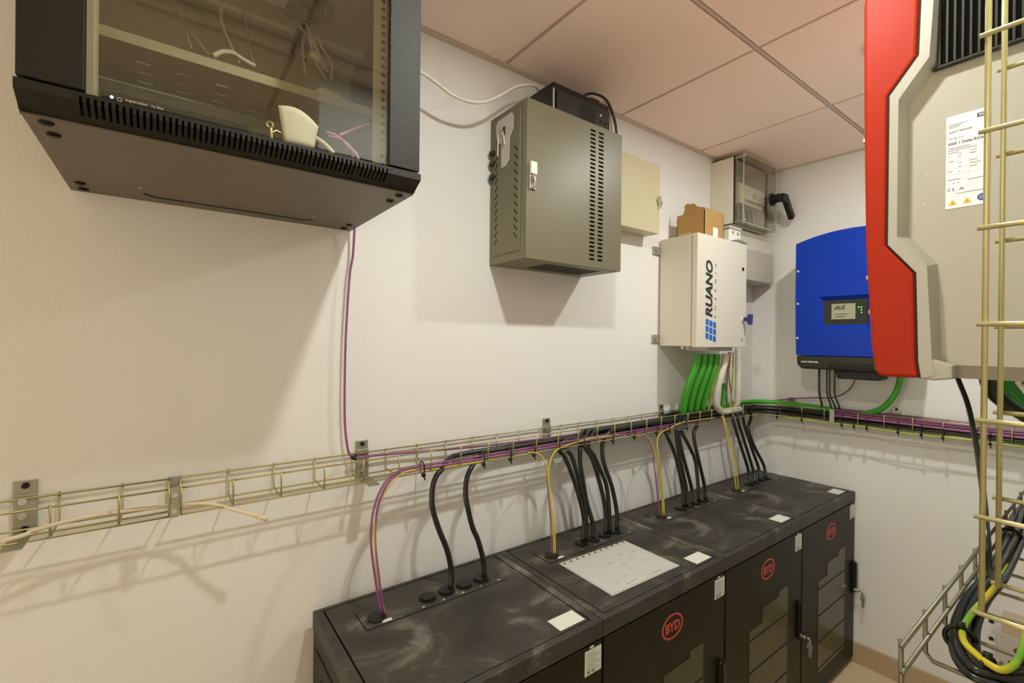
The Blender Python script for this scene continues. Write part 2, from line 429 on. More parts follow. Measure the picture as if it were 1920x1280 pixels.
# slotted front lip: a sheet folded back under the door
lz0, lz1 = RZ0, 1.904
fp = [(0.452, lz1), (0.452, 1.891), (0.412, lz0), (0.409, lz0 + 0.003), (0.446, 1.893), (0.446, lz1)]
lip = MB()
NS = 58; ya, yb2 = -2.812, -2.360; st = (yb2 - ya) / NS
lip.prism(fp, 'y', RY0, ya); lip.prism(fp, 'y', yb2, RY1)
upper = [(0.452, lz1), (0.452, 1.8985), (0.446, 1.8985), (0.446, lz1)]
lower = [(0.430, 1.8790), (0.412, lz0), (0.409, lz0 + 0.003), (0.425, 1.8812)]
lip.prism(upper, 'y', ya, yb2); lip.prism(lower, 'y', ya, yb2)
midp = [(0.452, 1.8985), (0.452, 1.891), (0.430, 1.8790), (0.425, 1.8812), (0.446, 1.893), (0.446, 1.8985)]
for k in range(NS):
    y = ya + st * k
    lip.prism(midp, 'y', y + st * 0.45, y + st)
lip.prism([(0.32, lz1 - 0.002), (0.446, lz1 - 0.002), (0.446, lz1 - 0.0005), (0.32, lz1 - 0.0005)], 'y', RY0 + 0.006, RY1 - 0.006)
lip.build('front_lip', M['rackblack'], rack)
# door: black side stiles and a glass pane between them
dz0, dz1 = 1.909, 2.39
door = MB().box(0.428, 0.448, RY0 + 0.001, -2.807, dz0, dz1).box(0.428, 0.448, -2.3605, RY1 - 0.001, dz0, dz1).box(0.428, 0.448, -2.807, -2.3605, 2.37, dz1)
door = door.build('door', M['rackblack'], rack, bevel=0.0015)
MB().box(0.441, 0.445, -2.800, -2.3615, dz0 + 0.001, 2.37).build('glass_pane', M['glass'], door)
MB().box(0.4385, 0.4405, -2.7985, -2.7955, dz0, 2.37).build('pane_edge', M['greycable'], door)
# mounting rails inside
for y0, y1 in ((-2.842, -2.798), (-2.372, -2.332)):
    r_ = MB().box(0.385, 0.389, y0, y1, 1.90, 2.37)
    rail = r_.build('mounting_rail', M['rackin'], rack)
    h = MB()
    for k in range(26):
        z = 1.925 + k * 0.017
        h.box(0.389, 0.3895, (y0 + y1) / 2 - 0.004, (y0 + y1) / 2 + 0.004, z, z + 0.0075)
    h.build('rail_hole', M['sticker'] if y0 < -2.6 else M['hole'], rail)
# vented shelf
shz = 2.118
sh = MB(); SX0, SX1, SY0, SY1 = 0.012, 0.192, -2.866, -2.304
# sheet built row by row with open slots
rows = [0.035 + 0.045 * j for j in range(4)]
xprev = SX0
for xr in rows:
    sh.box(xprev, xr, SY0, SY1, shz, shz + 0.0015)
    yp = SY0
    for i in range(6):
        ys = -2.765 + 0.068 * i
        sh.box(xr, xr + 0.005, yp, ys, shz, shz + 0.0015); yp = ys + 0.024
    sh.box(xr, xr + 0.005, yp, SY1, shz, shz + 0.0015)
    xprev = xr + 0.005
sh.box(xprev, SX1, SY0, SY1, shz, shz + 0.0015)
shelf = sh.build('vented_shelf', M['rackin'], rack)
MB().box(0.192, 0.195, SY0, SY1, shz - 0.001, shz + 0.019).build('shelf_lip', M['rackin'], shelf, bevel=0.0008)

# things inside the rack
dev = thing('network_recorder', 'flat black recorder with a blue light and white lettering on the rack floor', 'recorder', (0.3, -2.70, RZ0 + 0.003))
MB().box(0.20, 0.415, -2.792, -2.60, RZ0 + 0.004, 1.931).build('body', M['blackgloss'], dev, bevel=0.002)
MB().ball((0.415, -2.780, 1.922), 0.0024).build('light', M['ledblue'], dev, smooth=True)
MB().ring((0.415, -2.771, 1.921), 0.0022, 0.0031, 'x', 0.0006, 20).build('power_symbol', M['white'], dev)
text('lettering', 'supervision  1u line', M['white'], dev, (0.416, -2.741, 1.922), (0, 1, 0), (0, 0, 1), width=0.046, height=0.0062, bold=0.012)
nt_ = MB()
na, nb, nc, nd = (0.412, -2.554, 1.981), (0.405, -2.483, 1.965), (0.405, -2.490, 1.923), (0.412, -2.543, 1.918)
def bend(a, b, t, k): return tuple(a[i] + (b[i] - a[i]) * t + (k if i == 0 else 0) for i in range(3))
G1 = []
for i in range(9):
    row = []
    for j in range(7):
        t = i / 8; s_ = j / 6
        p = bend(bend(na, nb, t, 0), bend(nd, nc, t, 0), s_, 0.006 * math.sin(t * 3.1) * (1 - s_ * 0.5) - 0.003 * s_)
        zz = p[2] + 0.010 * math.sin(PI * t) * (1 - s_)
        row.append((p[0], p[1], max(zz, 1.907)))
    G1.append(row)
for i in range(8):
    for j in range(6): nt_.quad(G1[i][j], G1[i + 1][j], G1[i + 1][j + 1], G1[i][j + 1])
no = single('paper_note', nt_, M['paper'], 'folded white paper note standing behind the rack glass', 'paper', smooth=True, weld=True)
sm = no.modifiers.new('thickness', 'SOLIDIFY'); sm.thickness = 0.0006
k1 = MB().ring((0.412, -2.567, 1.942), 0.004, 0.0062, 'x', 0.002, 20).tube([(0.413, -2.566, 1.937), (0.414, -2.565, 1.925), (0.412, -2.564, 1.910)], 0.003, 8)
k1.tube([(0.411, -2.563, 1.930), (0.408, -2.556, 1.936), (0.407, -2.548, 1.934)], 0.0022, 8)
single('key_set', k1, M['brass'], 'small brass keys lying left of the paper note in the rack', 'keys', smooth=True)
single('patch_plug', MB().tube([(0.400, -2.487, 1.945), (0.405, -2.476, 1.938), (0.410, -2.466, 1.928), (0.412, -2.457, 1.919)], 0.0042, 8), M['whitecable'], 'white cable plug end right of the paper note in the rack', 'cable plug', smooth=True)
for q, pts in enumerate(([(0.360, -2.457, 1.978), (0.380, -2.442, 1.967), (0.400, -2.427, 1.945), (0.400, -2.416, 1.928), (0.40, -2.425, 1.88)], [(0.370, -2.457, 1.967), (0.390, -2.436, 1.958), (0.405, -2.420, 1.938), (0.405, -2.408, 1.923), (0.405, -2.415, 1.88)], [(0.360, -2.432, 1.978), (0.360, -2.412, 1.992), (0.360, -2.390, 2.007), (0.360, -2.368, 2.020)])):
    single('violet_cable', MB().tube(pts, 0.0028, 8), M['violet'], ['left violet cable curving down behind the rack glass by the paper note', 'right violet cable curving down behind the rack glass by the paper note', 'short violet cable end pointing up to the right behind the rack glass'][q], 'cable', smooth=True)
ad = MB().prism([(-0.075, -0.004), (-0.064, 0.014), (-0.03, 0.020), (0.02, 0.013), (0.075, -0.004)], 'y', 0, 0.045)
ad.v = [Vector((0.135 + v.y, -2.395 + v.x * 0.60, shz + 0.0225 + v.z)) for v in ad.v]
single('power_adapter', ad, M['creamcable'], 'cream power adapter lying on the vented shelf of the rack', 'adapter', bevel=0.004)
for q, (pts, r_, m_) in enumerate((
    ([(0.120, -2.696, 2.276), (0.140, -2.688, 2.221), (0.150, -2.681, 2.188), (0.170, -2.675, 2.156)], 0.0016, 'greycable'),
    ([(0.120, -2.705, 2.272), (0.140, -2.692, 2.227), (0.150, -2.669, 2.192), (0.170, -2.646, 2.156)], 0.0016, 'greycable'),
    ([(0.100, -2.619, 2.316), (0.120, -2.619, 2.263), (0.140, -2.606, 2.211), (0.170, -2.590, 2.158)], 0.0036, 'whitecable'),
    ([(0.198, -2.639, 2.141), (0.190, -2.624, 2.159), (0.180, -2.604, 2.170), (0.175, -2.584, 2.166), (0.170, -2.560, 2.162)], 0.0048, 'whitecable'),
    ([(0.120, -2.577, 2.329), (0.130, -2.572, 2.265), (0.150, -2.566, 2.198), (0.170, -2.560, 2.164)], 0.0026, 'violet'),
    ([(0.160, -2.454, 2.308), (0.180, -2.450, 2.264), (0.170, -2.436, 2.224), (0.165, -2.408, 2.186)], 0.0036, 'greycable'),
    ([(0.160, -2.452, 2.299), (0.180, -2.436, 2.251), (0.170, -2.419, 2.224), (0.165, -2.405, 2.206)], 0.0036, 'greycable'),
    ([(0.160, -2.429, 2.288), (0.180, -2.421, 2.250), (0.170, -2.397, 2.228), (0.160, -2.394, 2.190)], 0.0040, 'greycable'),
    ([(0.140, -2.477, 2.318), (0.160, -2.458, 2.284), (0.180, -2.444, 2.254), (0.175, -2.425, 2.228), (0.165, -2.413, 2.210)], 0.0036, 'greycable'),
    ([(0.150, -2.450, 2.298), (0.170, -2.463, 2.251), (0.160, -2.459, 2.227), (0.165, -2.455, 2.182)], 0.0026, 'greycable'))):
    single('patch_cable', MB().tube(pts, r_, 8), M[m_], ['thin grey cable hanging far left inside the rack', 'thin grey cable slanting right beside the far-left one inside the rack', 'white cable hanging straight down in the middle of the rack', 'thick white cable looping over the shelf edge in the rack', 'thin violet cable hanging in the middle of the rack', 'leftmost strand of the grey cable bundle at the rack fan', 'second strand of the grey cable bundle at the rack fan', 'rightmost strand of the grey cable bundle at the rack fan', 'grey strand coming in from the upper left to the rack cable bundle', 'thin grey strand curling down left of the rack cable bundle'][q], 'cable', 'cables inside the rack', smooth=True)
single('black_cord', MB().tube([(0.160, -2.435, 2.369), (0.160, -2.452, 2.326), (0.140, -2.470, 2.277), (0.100, -2.473, 2.257)], 0.005, 8), M['cable'], 'black cord running down from the fan in the rack', 'cable', smooth=True)
single('cable_clamp', MB().box(0.145, 0.175, -2.447, -2.425, 2.222, 2.240).ball((0.165, -2.432, 2.228), 0.011), M['whitecable'], 'white clamp holding the grey bundle at the rack fan', 'clamp', bevel=0.002)
single('mount_label', MB().box(0.19, 0.27, -2.560, -2.505, 2.300, 2.3022), M['paper'], 'white label on the inner roof of the rack', 'label')

# purple cable from the rack down into the tray and along the wall side
pts = [(0.030, -2.293, 1.890), (0.022, -2.2945, 1.80), (0.020, -2.303, 1.735), (0.020, -2.312, 1.556), (0.020, -2.313, 1.378), (0.020, -2.308, 1.289), (0.022, -2.295, 1.234), (0.030, -2.264, 1.230), (0.020, -2.198, 1.226), (0.020, -1.947, 1.212), (0.020, -1.683, 1.203), (0.020, -1.417, 1.200), (0.020, -1.096, 1.202), (0.020, -0.869, 1.214), (0.020, -0.562, 1.215), (0.02, -0.20, 1.215), (0.045, -0.06, 1.225)]
pts += [w2(0.20, 0.03, 1.262), w2(0.33, 0.03, 1.283), w2(0.42, 0.04, 1.295), w2(0.49, 0.06, 1.34), w2(0.525, 0.08, 1.41), w2(0.53, 0.09, 1.45)]
single('purple_cable', MB().tube(pts, 0.0034, 8), M['purple'], 'single purple cable from the rack down the wall and along to the blue inverter', 'cable', smooth=True)

# ================================================================= GREY WALL CABINET
GY0, GY1, GZ0, GZ1, GX = -1.822, -1.377, 1.820, 2.320, 0.2
gc = thing('metal_cabinet', 'grey-brown metal wall cabinet with slotted door, in the middle of the long wall', 'cabinet', (0, (GY0 + GY1) / 2, GZ0))
b = MB()
b.box(0, 0.193, GY0, GY1, GZ0, GZ1)
body = b.build('body', M['olive'], gc, bevel=0.003)
pn = MB().box(0.026, 0.172, GY0 - 0.003, GY0 + 0.001, 1.848, 2.297).build('side_panel', M['olive'], gc, bevel=0.0025)
sl = MB()
for k in range(12):
    z = 2.172 - k * 0.0252
    sl.prism([(0.034, z - 0.008), (0.0375, z - 0.010), (0.052, z + 0.008), (0.0485, z + 0.010)], 'y', GY0 - 0.0036, GY0 - 0.002)
for k in range(12):
    z = 2.176 - k * 0.0252
    sl.prism([(0.142, z + 0.008), (0.1455, z + 0.010), (0.161, z - 0.008), (0.1575, z - 0.010)], 'y', GY0 - 0.0036, GY0 - 0.002)
sl.build('vent_slots', M['hole'], pn)
for u_ in ((0.022, -1.844, 2.199), (0.022, -1.846, 2.164), (0.022, -1.843, 2.118)):
    MB().box(u_[0] - 0.010, u_[0] + 0.010, GY0 - 0.014, GY0 + 0.002, u_[2] - 0.007, u_[2] + 0.007).build('mounting_tab', M['dark'], gc, bevel=0.002)
# door with two columns of vent slots cut through the sheet
dm = MB(); DX0, DX1 = 0.1955, 0.201
cols = ((-1.541, -1.515), (-1.500, -1.474))
NV = 32; vz0, vz1 = 1.846, 2.306; vs = (vz1 - vz0) / NV
dm.box(DX0, DX1, GY0 + 0.001, cols[0][0], GZ0 + 0.001, GZ1 - 0.001)
dm.box(DX0, DX1, cols[0][1], cols[1][0], GZ0 + 0.001, GZ1 - 0.001)
dm.box(DX0, DX1, cols[1][1], GY1 - 0.001, GZ0 + 0.001, GZ1 - 0.001)
for c0, c1 in cols:
    dm.box(DX0, DX1, c0, c1, GZ0 + 0.001, vz0); dm.box(DX0, DX1, c0, c1, vz1, GZ1 - 0.001)
    for k in range(NV): dm.box(DX0, DX1, c0, c1, vz0 + k * vs + vs * 0.52, vz0 + (k + 1) * vs)
gd = dm.build('door', M['olive'], gc)
MB().box(0.1935, 0.1945, -1.546, -1.469, 1.84, 2.312).build('vent_backing', M['hole'], gd)
hd = MB().box(0.201, 0.206, -1.811, -1.785, 2.036, 2.122)
hd = hd.build('lock_plate', M['chrome'], gd, bevel=0.002)
MB().box(0.206, 0.213, -1.810, -1.786, 2.082, 2.121).build('lock_cover', M['white'], hd, bevel=0.002)
MB().tube([(0.208, -1.798, 2.082), (0.213, -1.799, 2.070), (0.212, -1.796, 2.055), (0.209, -1.797, 2.040)], 0.0055, 8).build('key', M['chrome'], hd, smooth=True)
vt = MB()
for k in range(9): vt.box(0.05 + k * 0.013, 0.056 + k * 0.013, -1.70, -1.44, GZ0 - 0.0008, GZ0 + 0.001)
vt.build('bottom_vents', M['hole'], gc)
po = thing('key_pouch', 'pale plastic tag with keys hanging on the side of the grey-brown cabinet', 'key tag', (0.09, GY0 - 0.004, 2.13))
poly = [(0.118, 2.150), (0.100, 2.134), (0.074, 2.132), (0.072, 2.214), (0.052, 2.224), (0.045, 2.240), (0.040, 2.280), (0.052, 2.296), (0.128, 2.298), (0.138, 2.286), (0.139, 2.246), (0.118, 2.218)]
MB().prism(poly, 'y', GY0 - 0.0055, GY0 - 0.0036).build('tag', M['greyplastic'], po)
kk = MB().ring((0.072, GY0 - 0.009, 2.250), 0.009, 0.011, 'y', 0.002, 20)
kk.build('key_ring', M['brass'], po)
for (x0, z0, x1, z1, mm) in ((0.058, 2.243, 0.054, 2.178, 'white'), (0.085, 2.245, 0.094, 2.205, 'white'), (0.075, 2.238, 0.082, 2.200, 'brass'), (0.090, 2.258, 0.093, 2.238, 'black')):
    MB().box(x0 - 0.004, x0 + 0.004, GY0 - 0.0085, GY0 - 0.0055, z0 - 0.006, z0 + 0.006).tube([(x0, GY0 - 0.007, z0), (x1, GY0 - 0.007, z1)], 0.0022, 6, 1).build('key', M[mm], po)

# black computer on the cabinet
pc = thing('desktop_computer', 'black desktop computer case lying on top of the grey-brown cabinet', 'computer', (0.08, -1.53, GZ1))
MB().box(0.005, 0.148, -1.668, -1.388, GZ1 + 0.004, 2.445).build('case', M['blackgloss'], pc, bevel=0.006)
fr = MB().box(0.148, 0.152, -1.655, -1.390, GZ1 + 0.005, 2.420).build('front_panel', M['dark'], pc, bevel=0.001)
MB().box(0.152, 0.1530, -1.655, -1.55, GZ1 + 0.012, 2.412).build('drive_cover', M['dark'], fr, bevel=0.001)
g_ = MB()
for k in range(10): g_.box(0.152, 0.1526, -1.546 + k * 0.0082, -1.5425 + k * 0.0082, GZ1 + 0.010, 2.406)
g_.build('vent_grille', M['hole'], fr)
for y in (-1.438, -1.413): MB().box(0.152, 0.1528, y - 0.006, y + 0.006, GZ1 + 0.044, GZ1 + 0.056).build('port', M['hole'], fr)
MB().cyl((0.152, -1.440, GZ1 + 0.072), (0.154, -1.440, GZ1 + 0.072), 0.005, 16).build('button', M['greyplastic'], fr)
MB().box(0.1475, 0.1515, -1.6692, -1.665, GZ1 + 0.004, 2.42).build('edge_highlight', M['greyplastic'], pc)  # pale strip painted in for the highlight on the case edge
for pts, r_, m_, lab in (
    ([(0.03, -1.50, 2.450), (0.100, -1.460, 2.485), (0.120, -1.418, 2.488), (0.130, -1.382, 2.474), (0.130, -1.352, 2.440), (0.130, -1.333, 2.401), (0.130, -1.326, 2.366)], 0.0048, 'cable', 'black cord looping over the right end of the computer'),
    ([(0.100, -1.379, 2.485), (0.115, -1.359, 2.475), (0.120, -1.346, 2.442), (0.120, -1.340, 2.403), (0.120, -1.336, 2.367)], 0.0065, 'whitecable', 'white cord beside the black cord at the right end of the computer'),
    ([(0.085, -1.60, 2.4495), (0.10, -1.555, 2.4525), (0.08, -1.51, 2.4505)], 0.005, 'whitecable', 'short white cord lying on top of the computer')):
    single('mains_cable', MB().tube(pts, r_, 8), M[m_], lab, 'cord', smooth=True)
pl = MB().box(0.085, 0.120, -1.455, -1.410, 2.447, 2.470).cyl((0.10, -1.415, 2.458), (0.10, -1.370, 2.455), 0.007, 10).box(0.06, 0.10, -1.40, -1.385, 2.447, 2.462)
pl.cyl((0.10, -1.455, 2.458), (0.09, -1.478, 2.459), 0.006, 10)
single('cord_plug', pl, M['black'], 'black plug on top of the computer at its right end', 'plug', bevel=0.003)
# white cable between the rack and the computer
pts = [(0.13, -2.290, 2.33), (0.120, -2.142, 2.319), (0.115, -2.095, 2.311), (0.110, -2.039, 2.295), (0.110, -1.993, 2.292), (0.110, -1.951, 2.297), (0.110, -1.906, 2.316), (0.105, -1.852, 2.354), (0.100, -1.795, 2.400), (0.090, -1.742, 2.429), (0.080, -1.693, 2.448), (0.06, -1.66, 2.4515)]
single('white_cable', MB().tube(pts, 0.0052, 8), M['whitecable'], 'white cable sagging between the black rack and the computer', 'cable', smooth=True)

# ================================================================= CREAM KEY CABINET
kc = thing('key_cabinet', 'small cream metal cabinet with keys in its lock, half behind the grey-brown cabinet', 'cabinet', (0, -1.13, 2.035))
MB().box(0, 0.072, -1.275, -0.986, 2.037, 2.335).build('body', M['cream'], kc, bevel=0.002)
kd = MB().box(0.073, 0.082, -1.276, -0.985, 2.036, 2.336).build('door', M['cream'], kc, bevel=0.0025)
MB().cyl((0.082, -1.003, 2.186), (0.089, -1.003, 2.186), 0.008, 16).build('lock', M['chrome'], kd)
ky = MB().ring((0.094, -0.998, 2.187), 0.0075, 0.0095, 'y', 0.0015, 20).box(0.089, 0.098, -1.005, -1.001, 2.178, 2.194)
ky.tube([(0.094, -0.996, 2.18), (0.094, -0.992, 2.165), (0.094, -0.994, 2.145)], 0.003, 6).tube([(0.095, -0.999, 2.18), (0.096, -0.998, 2.160)], 0.003, 6, 1).box(0.092, 0.097, -0.999, -0.985, 2.160, 2.176)
ky.build('keys', M['steel'], kd)
single('paper_slip', MB().box(0.02, 0.065, -1.13, -1.01, 2.3352, 2.3362), M['paper'], 'white paper slip lying on top of the cream cabinet', 'paper')
# ================================================================= WHITE ELECTRICAL CABINET with the blue logo
EY0, EY1, EZ0, EZ1 = -0.874, -0.458, 1.547, 2.038
ec = thing('electrical_cabinet', 'light grey electrical cabinet with black lettering and a blue square logo on its door', 'electrical cabinet', (0, (EY0 + EY1) / 2, EZ0))
MB().box(0.008, 0.168, EY0, EY1, EZ0, EZ1).build('body', M['ral'], ec, bevel=0.003)
MB().box(0.168, 0.173, EY0 + 0.006, EY1 - 0.006, EZ0 + 0.006, EZ1 - 0.006).build('gasket', M['inkgrey'], ec)
ed = MB().box(0.173, 0.200, EY0 - 0.002, EY1 + 0.002, EZ0 - 0.004, EZ1 + 0.002).build('door', M['ral'], ec, bevel=0.003)
text('lettering', 'RUANO', M['ink'], ed, (0.2002, -0.786, 1.803), (0, 0, 1), (0, -1, 0), width=0.252, height=0.056, bold=0.042, shear=0.2)
text('small_lettering', 'ENERGIA', M['ink'], ed, (0.2002, -0.734, 1.798), (0, 0, 1), (0, -1, 0), width=0.246, height=0.012, spacing=2.6)
lg = MB()
for i in range(3):
    for j in range(3):
        y = -0.812 + i * 0.030; z = 1.567 + j * 0.031 + (2 - i) * 0.006
        lg.prism([(y + 0.002, z + 0.003), (y + 0.026, z - 0.001), (y + 0.026, z + 0.025), (y + 0.002, z + 0.029)], 'x', 0.2, 0.2006)
lg.build('blue_logo', M['logoblue'], ed)
MB().cyl((0.2, -0.493, 1.918), (0.2025, -0.493, 1.918), 0.009, 16).build('keyhole', M['hole'], ed)
lk = MB().cyl((0.2, -0.490, 1.678), (0.209, -0.490, 1.678), 0.011, 16).build('lock', M['chrome'], ed)
MB().prism([(0.207, 1.672), (0.218, 1.668), (0.228, 1.650), (0.246, 1.652), (0.248, 1.700), (0.228, 1.702), (0.218, 1.686), (0.207, 1.684)], 'y', -0.493, -0.485).build('key', M['bluekey'], lk, bevel=0.002)
MB().box(0.2, 0.2005, -0.502, -0.490, 1.572, 1.585).build('sticker', M['inkgrey'], ed)
for zc in (1.985, 1.580):
    MB().box(0.0, 0.010, EY0 - 0.050, EY0 + 0.02, zc - 0.018, zc + 0.018).cyl((0.010, EY0 - 0.030, zc), (0.015, EY0 - 0.030, zc), 0.008, 10).build('wall_bracket', M['steel'], ec, bevel=0.001)
    MB().box(0.0, 0.010, EY1 - 0.02, EY1 + 0.030, zc - 0.018, zc + 0.018).build('wall_bracket', M['steel'], ec, bevel=0.001)
MB().box(0.055, 0.165, -0.735, -0.515, EZ0 - 0.022, EZ0).build('gland_plate', M['greyplastic'], ec, bevel=0.003)
for y in (-0.815, -0.775): MB().cyl((0.09, y, EZ0 - 0.014), (0.09, y, EZ0), 0.008, 12).build('gland', M['white'], ec)

# cardboard box, junction box and papers on top
cb = thing('cardboard_box', 'small open brown cardboard box on top of the light grey electrical cabinet', 'cardboard box', (0.117, -0.725, EZ1))
bz0, bz1 = EZ1 + 0.0025, EZ1 + 0.125
MB().box(0.048, 0.186, -0.805, -0.802, bz0, bz1 - 0.012).box(0.048, 0.186, -0.648, -0.645, bz0, bz1 - 0.012).box(0.048, 0.051, -0.805, -0.645, bz0, bz1 - 0.03).box(0.183, 0.186, -0.805, -0.645, bz0, bz1).box(0.048, 0.186, -0.805, -0.645, bz0, bz0 + 0.003).build('carton', M['card'], cb)
fl = MB().prism([(0.186, bz1), (0.186, bz1 - 0.022), (0.05, bz1 - 0.04), (0.05, bz1 - 0.018), (0.075, bz1 - 0.010), (0.085, bz1 + 0.008), (0.083, bz1 + 0.028), (0.095, bz1 + 0.036), (0.120, bz1 + 0.030), (0.130, bz1 + 0.032), (0.150, bz1 + 0.012)], 'y', -0.8015, -0.7995)
fl.build('torn_flap', M['card'], cb)
MB().prism([(-0.800, 0), (-0.650, 0), (-0.655, 0.05), (-0.70, 0.062), (-0.795, 0.045)], 'x', 0, 0.002)
f2 = MB().box(0.10, 0.183, -0.80, -0.65, bz1 - 0.001, bz1 + 0.001); f2.build('top_flap', M['card'], cb)
MB().box(0.186, 0.1865, -0.735, -0.695, bz0 + 0.002, bz0 + 0.045).build('address_label', M['paper'], cb)
MB().box(0.060, 0.12, -0.8054, -0.805, bz0 + 0.018, bz0 + 0.024).build('print', M['socket'], cb)
jb = thing('junction_box', 'small white plastic junction box beside the cardboard box', 'junction box', (0.148, -0.527, EZ1))
MB().box(0.112, 0.180, -0.580, -0.476, EZ1 + 0.0025, EZ1 + 0.068).build('body', M['white'], jb, bevel=0.006)
MB().box(0.107, 0.185, -0.585, -0.471, EZ1 + 0.068, EZ1 + 0.082).build('lid', M['greyplastic'], jb, bevel=0.005)
for (y, z) in ((-0.552, 0.052), (-0.505, 0.050), (-0.505, 0.020)): MB().cyl((0.180, y, EZ1 + z), (0.1812, y, EZ1 + z), 0.008, 14).build('knockout', M['inkgrey'], jb)
ps = MB()
for i in range(8):
    for j in range(2):
        def q(a, b_): return (0.187 + 0.026 * b_, -0.60 + 0.135 * a / 8, EZ1 + 0.004 + 0.010 * math.sin(PI * a / 8) * (0.4 + 0.6 * b_))
        ps.quad(q(i, j / 2), q(i + 1, j / 2), q(i + 1, (j + 1) / 2), q(i, (j + 1) / 2))
o = single('paper_sheet', ps, M['paper'], 'curled white paper lying in front of the white junction box', 'paper', smooth=True)
md = o.modifiers.new('thickness', 'SOLIDIFY'); md.thickness = 0.0008

# ================================================================= ISOLATOR with clear cover in the corner
IY0, IY1, IZ0, IZ1 = -0.445, -0.098, 2.158, 2.500
iso = thing('switch_enclosure', 'grey switch enclosure with a clear cover and black lever, in the upper room corner', 'switch box', (0, (IY0 + IY1) / 2, IZ0))
ib = MB().box(0.0, 0.008, IY0, IY1, IZ0, IZ1)
ib.box(0.008, 0.122, IY0, IY0 + 0.006, IZ0, IZ1).box(0.008, 0.122, IY1 - 0.006, IY1, IZ0, IZ1).box(0.008, 0.122, IY0, IY1, IZ0, IZ0 + 0.006).box(0.008, 0.122, IY0, IY1, IZ1 - 0.006, IZ1)
ib.build('body', M['ral'], iso, bevel=0.001)
gk = MB().box(0.122, 0.128, IY0 + 0.002, IY0 + 0.014, IZ0 + 0.002, IZ1 - 0.002).box(0.122, 0.128, IY1 - 0.014, IY1 - 0.002, IZ0 + 0.002, IZ1 - 0.002)
gk.box(0.122, 0.128, IY0 + 0.014, IY1 - 0.014, IZ0 + 0.002, IZ0 + 0.014).box(0.122, 0.128, IY0 + 0.014, IY1 - 0.014, IZ1 - 0.014, IZ1 - 0.002)
gk.build('gasket', M['hole'], iso)
cv = MB().box(0.128, 0.170, IY0, IY0 + 0.003, IZ0, IZ1).box(0.128, 0.170, IY1 - 0.003, IY1, IZ0, IZ1).box(0.128, 0.170, IY0 + 0.003, IY1 - 0.003, IZ0, IZ0 + 0.003).box(0.128, 0.170, IY0 + 0.003, IY1 - 0.003, IZ1 - 0.003, IZ1).box(0.170, 0.173, IY0, IY1, IZ0, IZ1)
cover = cv.build('clear_cover', M['clear'], iso)
rim = MB()
for y in (IY0 + 0.0015, IY1 - 0.0015): rim.box(0.1715, 0.1745, y - 0.002, y + 0.002, IZ0, IZ1)
for z in (IZ0 + 0.0015, IZ1 - 0.0015): rim.box(0.1715, 0.1745, IY0, IY1, z - 0.002, z + 0.002)
rim.build('cover_edge', M['greycable'], cover)
for y in (IY0 + 0.012, IY1 - 0.012):
    for z in (IZ0 + 0.012, IZ1 - 0.012): MB().cyl((0.128, y, z), (0.178, y, z), 0.006, 12).build('cover_screw', M['greycable'], cover, smooth=False)
sw = MB().box(0.030, 0.132, -0.395, -0.160, 2.272, 2.372).box(0.132, 0.150, -0.375, -0.180, 2.290, 2.355)
for k in range(4):
    y = -0.385 + 0.058 * k
    sw.box(0.050, 0.120, y, y + 0.045, 2.372, 2.382)
sw = sw.build('switch_block', M['white'], iso, bevel=0.002)
MB().box(0.150, 0.1508, -0.305, -0.260, 2.305, 2.330).build('rating_plate', M['greyplastic'], sw)
for k in range(4):
    y = -0.355 + 0.055 * k
    MB().tube([(0.085, y, 2.272), (0.10, y + 0.005, 2.225), (0.075, y, 2.166)], 0.007, 8).build('wire', M['greycable'] if k % 2 else M['inkgrey'], iso, smooth=True)
hb_ = MB().cyl((0.173, -0.152, 2.322), (0.182, -0.152, 2.322), 0.034, 20).cyl((0.182, -0.152, 2.322), (0.212, -0.152, 2.322), 0.022, 16)
hb_ = hb_.build('lever_base', M['black'], iso, bevel=0.002)
lv = MB().box(0.205, 0.226, -0.175, -0.128, 2.305, 2.341)
lv.prism([(-0.160, 2.342), (-0.110, 2.346), (-0.020, 2.245), (-0.045, 2.222), (-0.118, 2.302), (-0.160, 2.304)], 'x', 0.212, 0.238)
lv.build('lever', M['black'], hb_, bevel=0.004)

# grey trunking below it
tr_ = thing('cable_trunking', 'grey plastic trunking box in the room corner below the switch enclosure', 'trunking', (0, -0.2, 1.892))
MB().box(0.0, 0.122, -0.42, -0.006, 1.893, 2.055).build('cover', M['greyplastic'], tr_, bevel=0.004)
MB().box(0.0, 0.105, -0.40, -0.008, 2.055, 2.150).build('upper_channel', M['ral'], tr_, bevel=0.003)

# ================================================================= CONDUITS under the electrical cabinet
for q, (t, c, b_) in enumerate((((1309, 668), (1290, 715), (1281, 760)), ((1320, 670), (1303, 718), (1294, 765)), ((1331, 670), (1315, 720), (1306, 765)), ((1342, 672), (1328, 722), (1318, 762)))):
    pass
GREENS = (
    [(0.125, -0.748, 1.510), (0.125, -0.752, 1.490), (0.120, -0.760, 1.446), (0.095, -0.771, 1.366), (0.070, -0.765, 1.289), (0.055, -0.754, 1.236), (0.050, -0.735, 1.196)],
    [(0.125, -0.695, 1.509), (0.125, -0.699, 1.484), (0.120, -0.708, 1.435), (0.095, -0.719, 1.358), (0.070, -0.713, 1.280), (0.055, -0.701, 1.232), (0.050, -0.688, 1.196)],
    [(0.125, -0.645, 1.509), (0.125, -0.649, 1.479), (0.120, -0.658, 1.428), (0.095, -0.665, 1.351), (0.070, -0.659, 1.276), (0.055, -0.647, 1.227), (0.050, -0.640, 1.196)],
    [(0.125, -0.594, 1.508), (0.125, -0.598, 1.473), (0.120, -0.607, 1.421), (0.095, -0.609, 1.343), (0.070, -0.604, 1.272), (0.055, -0.592, 1.228), (0.050, -0.592, 1.196)],
)
